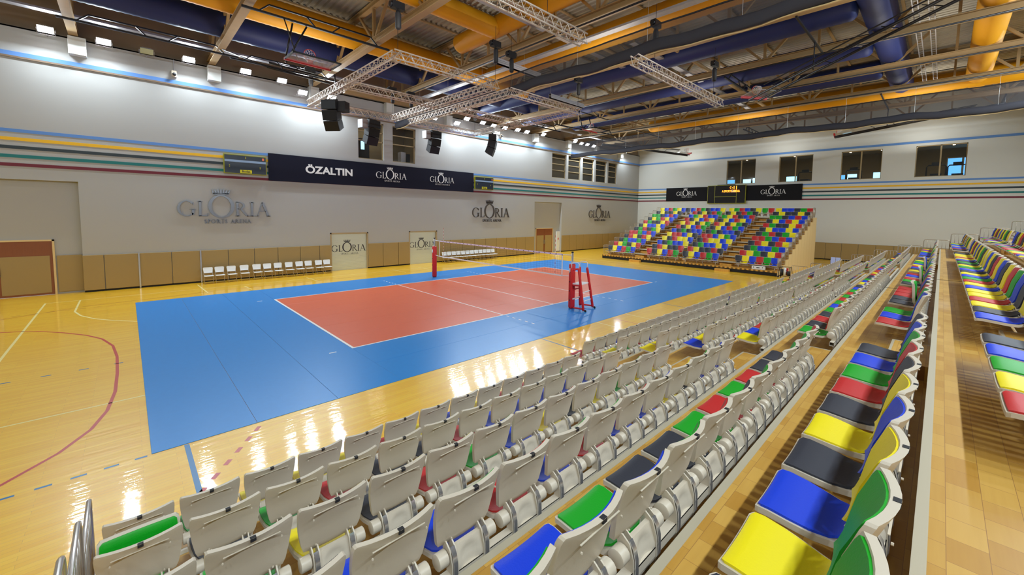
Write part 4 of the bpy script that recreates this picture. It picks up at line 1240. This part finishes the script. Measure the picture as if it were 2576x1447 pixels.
# ------------------------------------------------------------------ speaker clusters
def speaker_cluster(loc, rz, lab, side=1):
    t = thing('speaker_cluster', loc, lab, 'speaker cluster', None, rz)
    z = 0; y = 0; a = 0.05
    MB().box((-.3, -.04, 0), (.3, .04, .06)).build('flying_frame', M_black, t)
    MB().tube([(-.2, 0, .03), (-.2, 0, .42)], .008, 5).tube([(.2, 0, .03), (.2, 0, .42)], .008, 5).build('hanging_wire', M_black, t)
    for i in range(3):
        h = .46 if i else .42
        R = Matrix.Translation((0, y, z)) @ Matrix.Rotation(a, 4, 'X')
        c = MB(); vs = [(-.36, -.24, -h), (.36, -.24, -h), (.30, .26, -h*.86), (-.30, .26, -h*.86), (-.36, -.24, 0), (.36, -.24, 0), (.30, .26, 0), (-.30, .26, 0)]
        c.add(vs, [(0,3,2,1),(4,5,6,7),(0,1,5,4),(1,2,6,5),(2,3,7,6),(3,0,4,7)], M_blackp, R)
        cb = c.build('speaker_cabinet', None, t, bevel=.012)
        g = MB(); g.box((-.34, -.25, -h+.02), (.34, -.243, -.02), M_black, R); g.build('grille', None, cb)
        v = R @ Vector((0, 0, -h*.99)); y, z = v.y, v.z; a += .17
    MB().box((side*.37, -.1, -.5), (side*.72, .3, -.05)).build('amplifier_box', M_galv if side < 0 else M_blackp, t)
speaker_cluster((-6.68, 3.5, 9.12), -.9, 'largest black speaker cluster, hanging from the near left of the camera-side truss frame', 1)
speaker_cluster((-3.6, 6.1, 9.12), .25, 'black speaker cluster with a grey box hanging in front of the control room window', -1)
speaker_cluster((.4, 6.1, 9.1), .1, 'black speaker cluster with a grey box hanging right of the control room windows', -1)
speaker_cluster((3.5, 4.1, 9.1), .75, 'black speaker cluster farthest to the right under the second truss frame', 1)

# ------------------------------------------------------------------ divider nets
def divider(X, y1, zb, zroll, ztop, lab, seed):
    r = random.Random(seed)
    t = thing('divider_curtain', (X, 0, zb), lab, 'divider curtain')
    ya = Y0+.5; n = 60; vs = []; fs = []
    ys = [ya+(y1-ya)*i/n for i in range(n+1)]
    sag = [(.10*math.sin(i*math.pi/5.2)+.05*math.sin(i*1.7)) for i in range(n+1)]
    w = MB(); m = 10
    ring = []
    for i, y in enumerate(ys):
        zc = (zroll-zb)/2+sag[i]*.5
        for j in range(m):
            a = 2*math.pi*j/m; wob = 1+.12*math.sin(i*1.1+j*2.1)
            ring.append((.11*math.cos(a)*wob, y, zc+(zroll-zb)/2*math.sin(a)*wob))
    f2 = []
    for i in range(n):
        for j in range(m): f2.append((i*m+j, i*m+(j+1) % m, (i+1)*m+(j+1) % m, (i+1)*m+j))
    f2.append(tuple(reversed(range(m)))); f2.append(tuple(n*m+j for j in range(m)))
    w.add(ring, f2); w.build('gathered_roll', M_roll, t, smooth=True)
    v2 = []
    for i, y in enumerate(ys): v2 += [(.0, y, (zroll-zb)*.8+sag[i]*.5), (.0, y, ztop-zb+sag[i]*.15), (.006, y, (zroll-zb)*.8+sag[i]*.5), (.006, y, ztop-zb+sag[i]*.15)]
    f3 = []
    for i in range(n): a = 4*i; f3 += [(a, a+4, a+5, a+1), (a+3, a+7, a+6, a+2), (a+1, a+5, a+7, a+3), (a, a+2, a+6, a+4)]
    MB().add(v2, f3).build('sheer_net', M_sheer, t)
    MB().tube([(0, y, ztop-zb+sag[i]*.15) for i, y in enumerate(ys)], .03, 6, M_blackp).build('top_pipe', None, t, smooth=True)
    MB().tube([(.02, y, -.02+sag[i]*.5) for i, y in enumerate(ys)], .022, 6, M_beige_st).build('hem_pipe', None, t, smooth=True)
    for k in range(0, n, 6):
        MB().tube([(0, ys[k], -.02), (0, ys[k], 11.8-zb)], .006, 4, M_alu).build('hanging_cord', None, t)
divider(.15, 10.7, 9.88, 10.32, 10.85, 'nearer dark divider net gathered under the roof across the court centre', 3)
divider(19.75, 11.0, 9.86, 10.28, 11.3, 'farther dark divider net gathered under the roof before the end wall', 5)

# ------------------------------------------------------------------ black lattice rails and ceiling-hung basketball goals
def lattice_rail(x0, x1, y, z, lab, n=3, inset=.9):
    t = thing('lattice_rail', ((x0+x1)/2, y, z), lab, 'lattice rail')
    L = (x1-x0)/2
    MB().box((-L, -.04, -.04), (L, .04, .04)).build('lower_bar', M_black, t)
    MB().box((-L+inset, -.03, .30), (L-inset, .03, .36)).build('upper_bar', M_black, t)
    seg = (2*L-2*inset)/n
    for i in range(n+1):
        x = -L+inset+seg*i
        if i < n+1: MB().bar((x, 0, .33), (x+(-.35 if i % 2 == 0 else .35), 0, 0), .05, .05, M_black).build('brace', None, t)
    return t
lattice_rail(-10.25, -4.45, 2.25, 11.66, 'black lattice rail above the nearest ceiling basketball goal')
lattice_rail(-15.3, -9.3, 8.6, 11.62, 'black lattice rail along the left wall, nearest the camera'); lattice_rail(-9.6, -4.4, 8.9, 11.62, 'black lattice rail along the left wall, second from the camera')
lattice_rail(9.8, 15.2, 8.6, 11.6, 'black lattice rail beyond the second truss frame'); lattice_rail(14.8, 20.2, 6.0, 11.6, 'black lattice rail over the second basketball goal'); lattice_rail(9.8, 15.2, -7.8, 11.6, 'black lattice rail over the third basketball goal')
lattice_rail(24.8, 30.2, -4.0, 11.6, 'black lattice rail near the end wall')
def goal(loc, rz, lab, arms, bw=1.8):
    """folded-up goal: board lies flat under the roof, ring stands upright on it"""
    t = thing('basketball_goal', loc, lab, 'basketball goal', None, rz)
    b = MB().box((-bw/2, -1.05, .02), (bw/2, 0, .05)).build('backboard', glass('board_glass', (220, 225, 230), .35) if 'board_glass' not in MATS else MATS['board_glass'], t)
    MB().box((-bw/2, -.04, -.02), (bw/2, .04, .09)).build('red_edge_pad', M_padred, t, bevel=.01)
    MB().box((-bw/2, -1.1, 0), (-bw/2+.05, 0, .06)).box((bw/2-.05, -1.1, 0), (bw/2, 0, .06)).box((-bw/2, -1.1, 0), (bw/2, -1.05, .06)).build('board_frame', M_black, t)
    cz = .36; r = .225
    MB().tube([(r*math.cos(a*math.pi/12), -.18, cz+r*math.sin(a*math.pi/12)) for a in range(24)], .012, 6, mat('orange_rim', (214, 52, 26), .4), closed=True).build('rim', None, t, smooth=True)
    MB().box((-.09, -.24, .05), (.09, -.12, .16)).build('rim_bracket', MATS['orange_rim'], t)
    nt = MB(); K = 10
    for i in range(K):
        for sgn in (-1, 1):
            pts = []
            for j in range(5):
                a = 2*math.pi*i/K+sgn*j*.32; rj = r*(1-.16*j); pts.append((rj*math.cos(a), -.18+.075*j, cz-.02*j+rj*math.sin(a)))
            nt.tube(pts, .006, 4)
    nt.build('net', M_white, t)
    for i, (p, q, w_) in enumerate(arms): MB().tube([p, q], w_, 8, M_black).build('support_arm', None, t, smooth=True)
    return t
goal((-8.0, 2.2, 10.05), .03, 'ceiling basketball goal nearest the camera, folded flat with its red edge showing',
     [((-.8, .2, .05), (-.5, .2, 1.56), .035), ((-.7, .5, .05), (.0, .1, 1.56), .035), ((-.25, .3, .05), (-.9, -.1, 1.56), .022), ((-1.2, 1.2, -.1), (1.4, 1.5, -.1), .05), ((-1.2, .9, .0), (1.2, 1.2, .0), .04), ((-.4, 1.0, .12), (.7, 1.3, .12), .025), ((-1.2, 1.2, -.1), (-1.9, 5.5, 1.5), .03), ((1.2, .4, .0), (1.8, 1.8, -.2), .03)])
goal((11.6, 2.5, 10.3), .0, 'second ceiling basketball goal, beyond the second white truss frame', [((-.6, .2, .05), (-.6, .6, 1.3), .04), ((.6, .2, .05), (.6, .6, 1.3), .04), ((-2.6, 1.2, .3), (1.6, .6, .2), .05), ((-.6, .6, 1.3), (-.6, .6, 1.52), .04), ((-1.7, .6, 1.48), (3.5, .6, 1.48), .04)])
def mast_goal(tip, root, lab, bw=1.5):
    tip, root = Vector(tip), Vector(root)
    d = (root-tip).normalized(); s = Vector((-d.y, d.x, 0)).normalized()
    t = thing('basketball_goal', tuple(tip), lab, 'basketball goal')
    for k in (-.28, .28):
        o = MB().tube([tip+s*k, root+s*k], .055, 10, M_black).build('main_mast', None, t, smooth=True); in_parent(o, t)
    hr = MB()
    for c in (root, tip+(root-tip)*.35):
        xa = math.floor(c.x/5)*5; hr.bar((xa, c.y, 11.76), (xa+5, c.y, 11.76), .07); hr.tube([c, (c.x, c.y, 11.78)], .025, 6)
    o = hr.build('hanger', M_black, t); in_parent(o, t)
    up = Vector((0, 0, .42))
    a, b = tip+d*.9+up, root-d*1.2+up*.6
    for k in (-.2, .2): o = MB().tube([a+s*k, b+s*k], .028, 8, M_black).build('upper_mast', None, t); in_parent(o, t)
    L = (b-a).length
    for i in range(6):
        p = a+d*(L*i/6); q = tip+d*(.9+L*(i+.5)/6)
        o = MB().tube([p+s*.2, q+s*.28], .018, 6, M_alu if i % 3 == 0 else M_black).build('brace', None, t); in_parent(o, t)
    bd = MB(); c = tip+d*.5+Vector((0, 0, .12))
    bd.add([c-s*bw/2-d*.5, c+s*bw/2-d*.5, c+s*bw/2+d*.5, c-s*bw/2+d*.5, c-s*bw/2-d*.5+up*.08, c+s*bw/2-d*.5+up*.08, c+s*bw/2+d*.5+up*.08, c-s*bw/2+d*.5+up*.08], [(0,3,2,1),(4,5,6,7),(0,1,5,4),(1,2,6,5),(2,3,7,6),(3,0,4,7)])
    o = bd.build('backboard', MATS['board_glass'], t); in_parent(o, t)
    e = c-d*.5; o = MB().bar(e-s*bw/2, e+s*bw/2, .1, .12, M_padred).build('red_edge_pad', None, t); in_parent(o, t)
    cc = e+d*.12+Vector((0, 0, .34)); r = .225
    o = MB().tube([cc+s*(r*math.cos(q*math.pi/12))+Vector((0, 0, r*math.sin(q*math.pi/12))) for q in range(24)], .014, 6, MATS['orange_rim'], closed=True).build('rim', None, t, smooth=True); in_parent(o, t)
    nt = MB()
    for i in range(10):
        for sg in (-1, 1):
            nt.tube([cc+d*(.08*j)+s*(r*(1-.16*j)*math.cos(.628*i+sg*j*.32))+Vector((0, 0, r*(1-.16*j)*math.sin(.628*i+sg*j*.32))) for j in range(5)], .007, 4)
    o = nt.build('net', M_white, t); in_parent(o, t)
mast_goal((10.2, -9.2, 10.2), (4.6, -17.6, 11.3), 'long black masted basketball goal folded up at the upper right')
mast_goal((24.5, -10.5, 10.1), (25.5, -18.8, 11.3), 'black masted basketball goal in front of the end wall on the right')
mast_goal((26.2, 1.4, 10.0), (20.4, 7.6, 11.0), 'black masted basketball goal in front of the end wall near the far corner')
# pipes hung from the truss chords on the right
for i, (a, b, r, m, lab) in enumerate((((9.0, -18.5, 11.5), (9.4, 4.0, 11.5), .035, M_black, 'thin black pipe hung across the roof before the blue cross ducts'), ((13.9, -19.5, 11.55), (14.2, 8, 11.55), .035, M_black, 'thin black pipe hung across the roof in the middle bay'),
                           ((18.7, -19.5, 11.6), (18.7, 10, 11.6), .04, M_black, 'thin black pipe above the farther hanging net'), ((-.9, -20, 11.3), (-.9, 9, 11.3), .035, M_black, 'thin black pipe above the nearer hanging net'))):
    o = MB().tube([a, b], r, 8, m).build('ceiling_pipe', smooth=True); tag(o, lab, 'pipe')
for i, (x0, x1, y, z, lab) in enumerate(((X0+1, 9.5, -4.2, 12.35, 'thick brown steel tube running along the hall above the white truss'), (4.6, 30, -6.5, 12.5, 'brown steel tube running along the hall over the court edge'), (5.3, 30, 3.8, 12.5, 'brown steel tube running along the hall over the far side'))):
    o = MB().tube([(x0, y, z), (x1, y, z)], .10, 12, M_steel).build('bracing_tube', smooth=True); tag(o, lab, 'steel tube')
def tray(a, b, wdt, lab, rungs=False):
    a, b = Vector(a), Vector(b); d = (b-a); L = d.length; d.normalize(); s = Vector((-d.y, d.x, 0))
    t = thing('cable_tray', tuple((a+b)/2), lab, 'cable tray')
    w = MB()
    if rungs:
        for k in (-1, 1): w.bar(a+s*k*wdt/2, b+s*k*wdt/2, .03, .06)
        n = int(L/.35)
        for i in range(n): w.bar(a+d*(i*.35)-s*wdt/2, a+d*(i*.35)+s*wdt/2, .03, .02)
    else:
        w.bar(a, b, wdt, .012); 
        for k in (-1, 1): w.bar(a+s*k*wdt/2+Vector((0, 0, .04)), b+s*k*wdt/2+Vector((0, 0, .04)), .008, .08)
    o = w.build('tray', M_galv, t); in_parent(o, t)
tray((1.2, -11.5, 11.7), (1.0, 9.2, 11.7), .34, 'galvanised cable tray running across the hall beside the nearer hanging net')
tray((-12, -3.3, 12.4), (13, -3.3, 12.4), .30, 'galvanised cable tray running along the hall above the white trusses')
tray((4, -5.6, 12.3), (22, -5.6, 12.3), .32, 'galvanised cable tray running along the hall under the blue cross ducts')
tray((5.5, -15.3, 12.3), (24, -15.3, 12.3), .16, 'narrow cable ladder just right of the blue duct above the seats', True)
tray((5.5, -15.75, 12.3), (24, -15.75, 12.3), .16, 'narrow cable ladder between the blue and the yellow duct above the seats', True)
tray((X0+1, 10.2, 12.2), (30, 10.2, 12.2), .35, 'galvanised cable tray above the row of wall floodlights')

# ------------------------------------------------------------------ floodlights on the left wall
for i, (x, z, k) in enumerate(LAMPS):
    st = 'lit' if k == 1 else ('dimly lit' if k > 0 else 'unlit')
    t = thing('floodlight', (x, 11.5, z), '%s floodlight high on the left wall, %s from the near end' % (st, ORD[i]), 'floodlight')
    R = Matrix.Rotation(-.66, 4, 'X')
    h = MB(); h.add([(-.24, -.16, -.02), (.24, -.16, -.02), (.24, .16, -.02), (-.24, .16, -.02), (-.15, -.09, .14), (.15, -.09, .14), (.15, .09, .14), (-.15, .09, .14)], [(0,3,2,1),(4,5,6,7),(0,1,5,4),(1,2,6,5),(2,3,7,6),(3,0,4,7)], None, Matrix.Translation((0, -.12, 0)) @ R)
    h.build('housing', M_offw, t)
    l = MB(); l.box((-.235, -.155, -.035), (.235, .155, -.021), None, Matrix.Translation((0, -.12, 0)) @ R)
    l.build('lamp_glass', M_lamp if k == 1 else (M_lampdim if k > 0 else M_lampoff), t)
    MB().tube([(-.27, -.12, .02), (-.27, .15, -.16), (.27, .15, -.16), (.27, -.12, .02)], .012, 6).build('bracket', M_galv, t)
    MB().tube([(0, .15, -.16), (0, .4, -.16)], .02, 6).build('wall_arm', M_galv, t)
t = thing('security_camera', (-11.55, WY-.12, 10.95), 'small beige security camera under the floodlights on the left wall', 'camera')
MB().box((-.1, -.02, -.1), (.1, .12, .22)).build('mount', M_beige, t); MB().tube([(0, -.16, .0), (0, 0, .05)], .075, 12).build('lens_body', M_blackp, t, smooth=True); MB().tube([(0, .1, .2), (0, .1, .8)], .015, 6).build('conduit', M_galv, t)
t = thing('security_camera', (10.8, WY-.12, 10.95), 'small dark security camera on the left wall right of the speaker clusters', 'camera')
MB().box((-.1, -.02, -.1), (.1, .12, .2)).build('mount', M_beige, t); MB().tube([(0, -.16, .0), (0, 0, .05)], .07, 12).build('lens_body', M_blackp, t, smooth=True)
t = thing('ceiling_heater', (-2.0, 8.3, 10.9), 'long dark ribbed heater box hanging above the control room windows', 'heater')
MB().box((-2.3, -.18, 0), (2.3, .18, .25)).build('casing', M_steel, t, bevel=.05); MB().tube([(-1.8, 0, .2), (-1.8, 0, 1.0)], .012, 6).tube([(1.5, 0, .2), (1.5, 0, 1.0)], .012, 6).build('hanger_rod', M_black, t)
for i, (a, b, lab) in enumerate((((-1.2, -1.6, 11.0), (1.8, -1.6, 11.0), 'grey ribbed projection screen case beside the right side of the camera-side truss frame'), ((4.8, .4, 11.0), (8.0, .4, 11.0), 'grey ribbed projection screen case above the second truss frame'))):
    t = thing('screen_case', tuple((Vector(a)+Vector(b))/2), lab, 'screen case')
    L = (Vector(b)-Vector(a)).length/2
    w = MB().box((-L, -.1, 0), (L, .1, .06)).box((-L, -.1, .08), (L, .1, .14)).box((-L, -.1, .16), (L, .1, .24)).box((-L, -.08, 0), (L, .08, .24)); w.build('case', M_galv, t)
    MB().tube([(-L+.05, 0, .2), (-L+.05, 0, 1.0)], .008, 5).tube([(L-.05, 0, .2), (L-.05, 0, 1.0)], .008, 5).build('hanger_rod', M_alu, t)
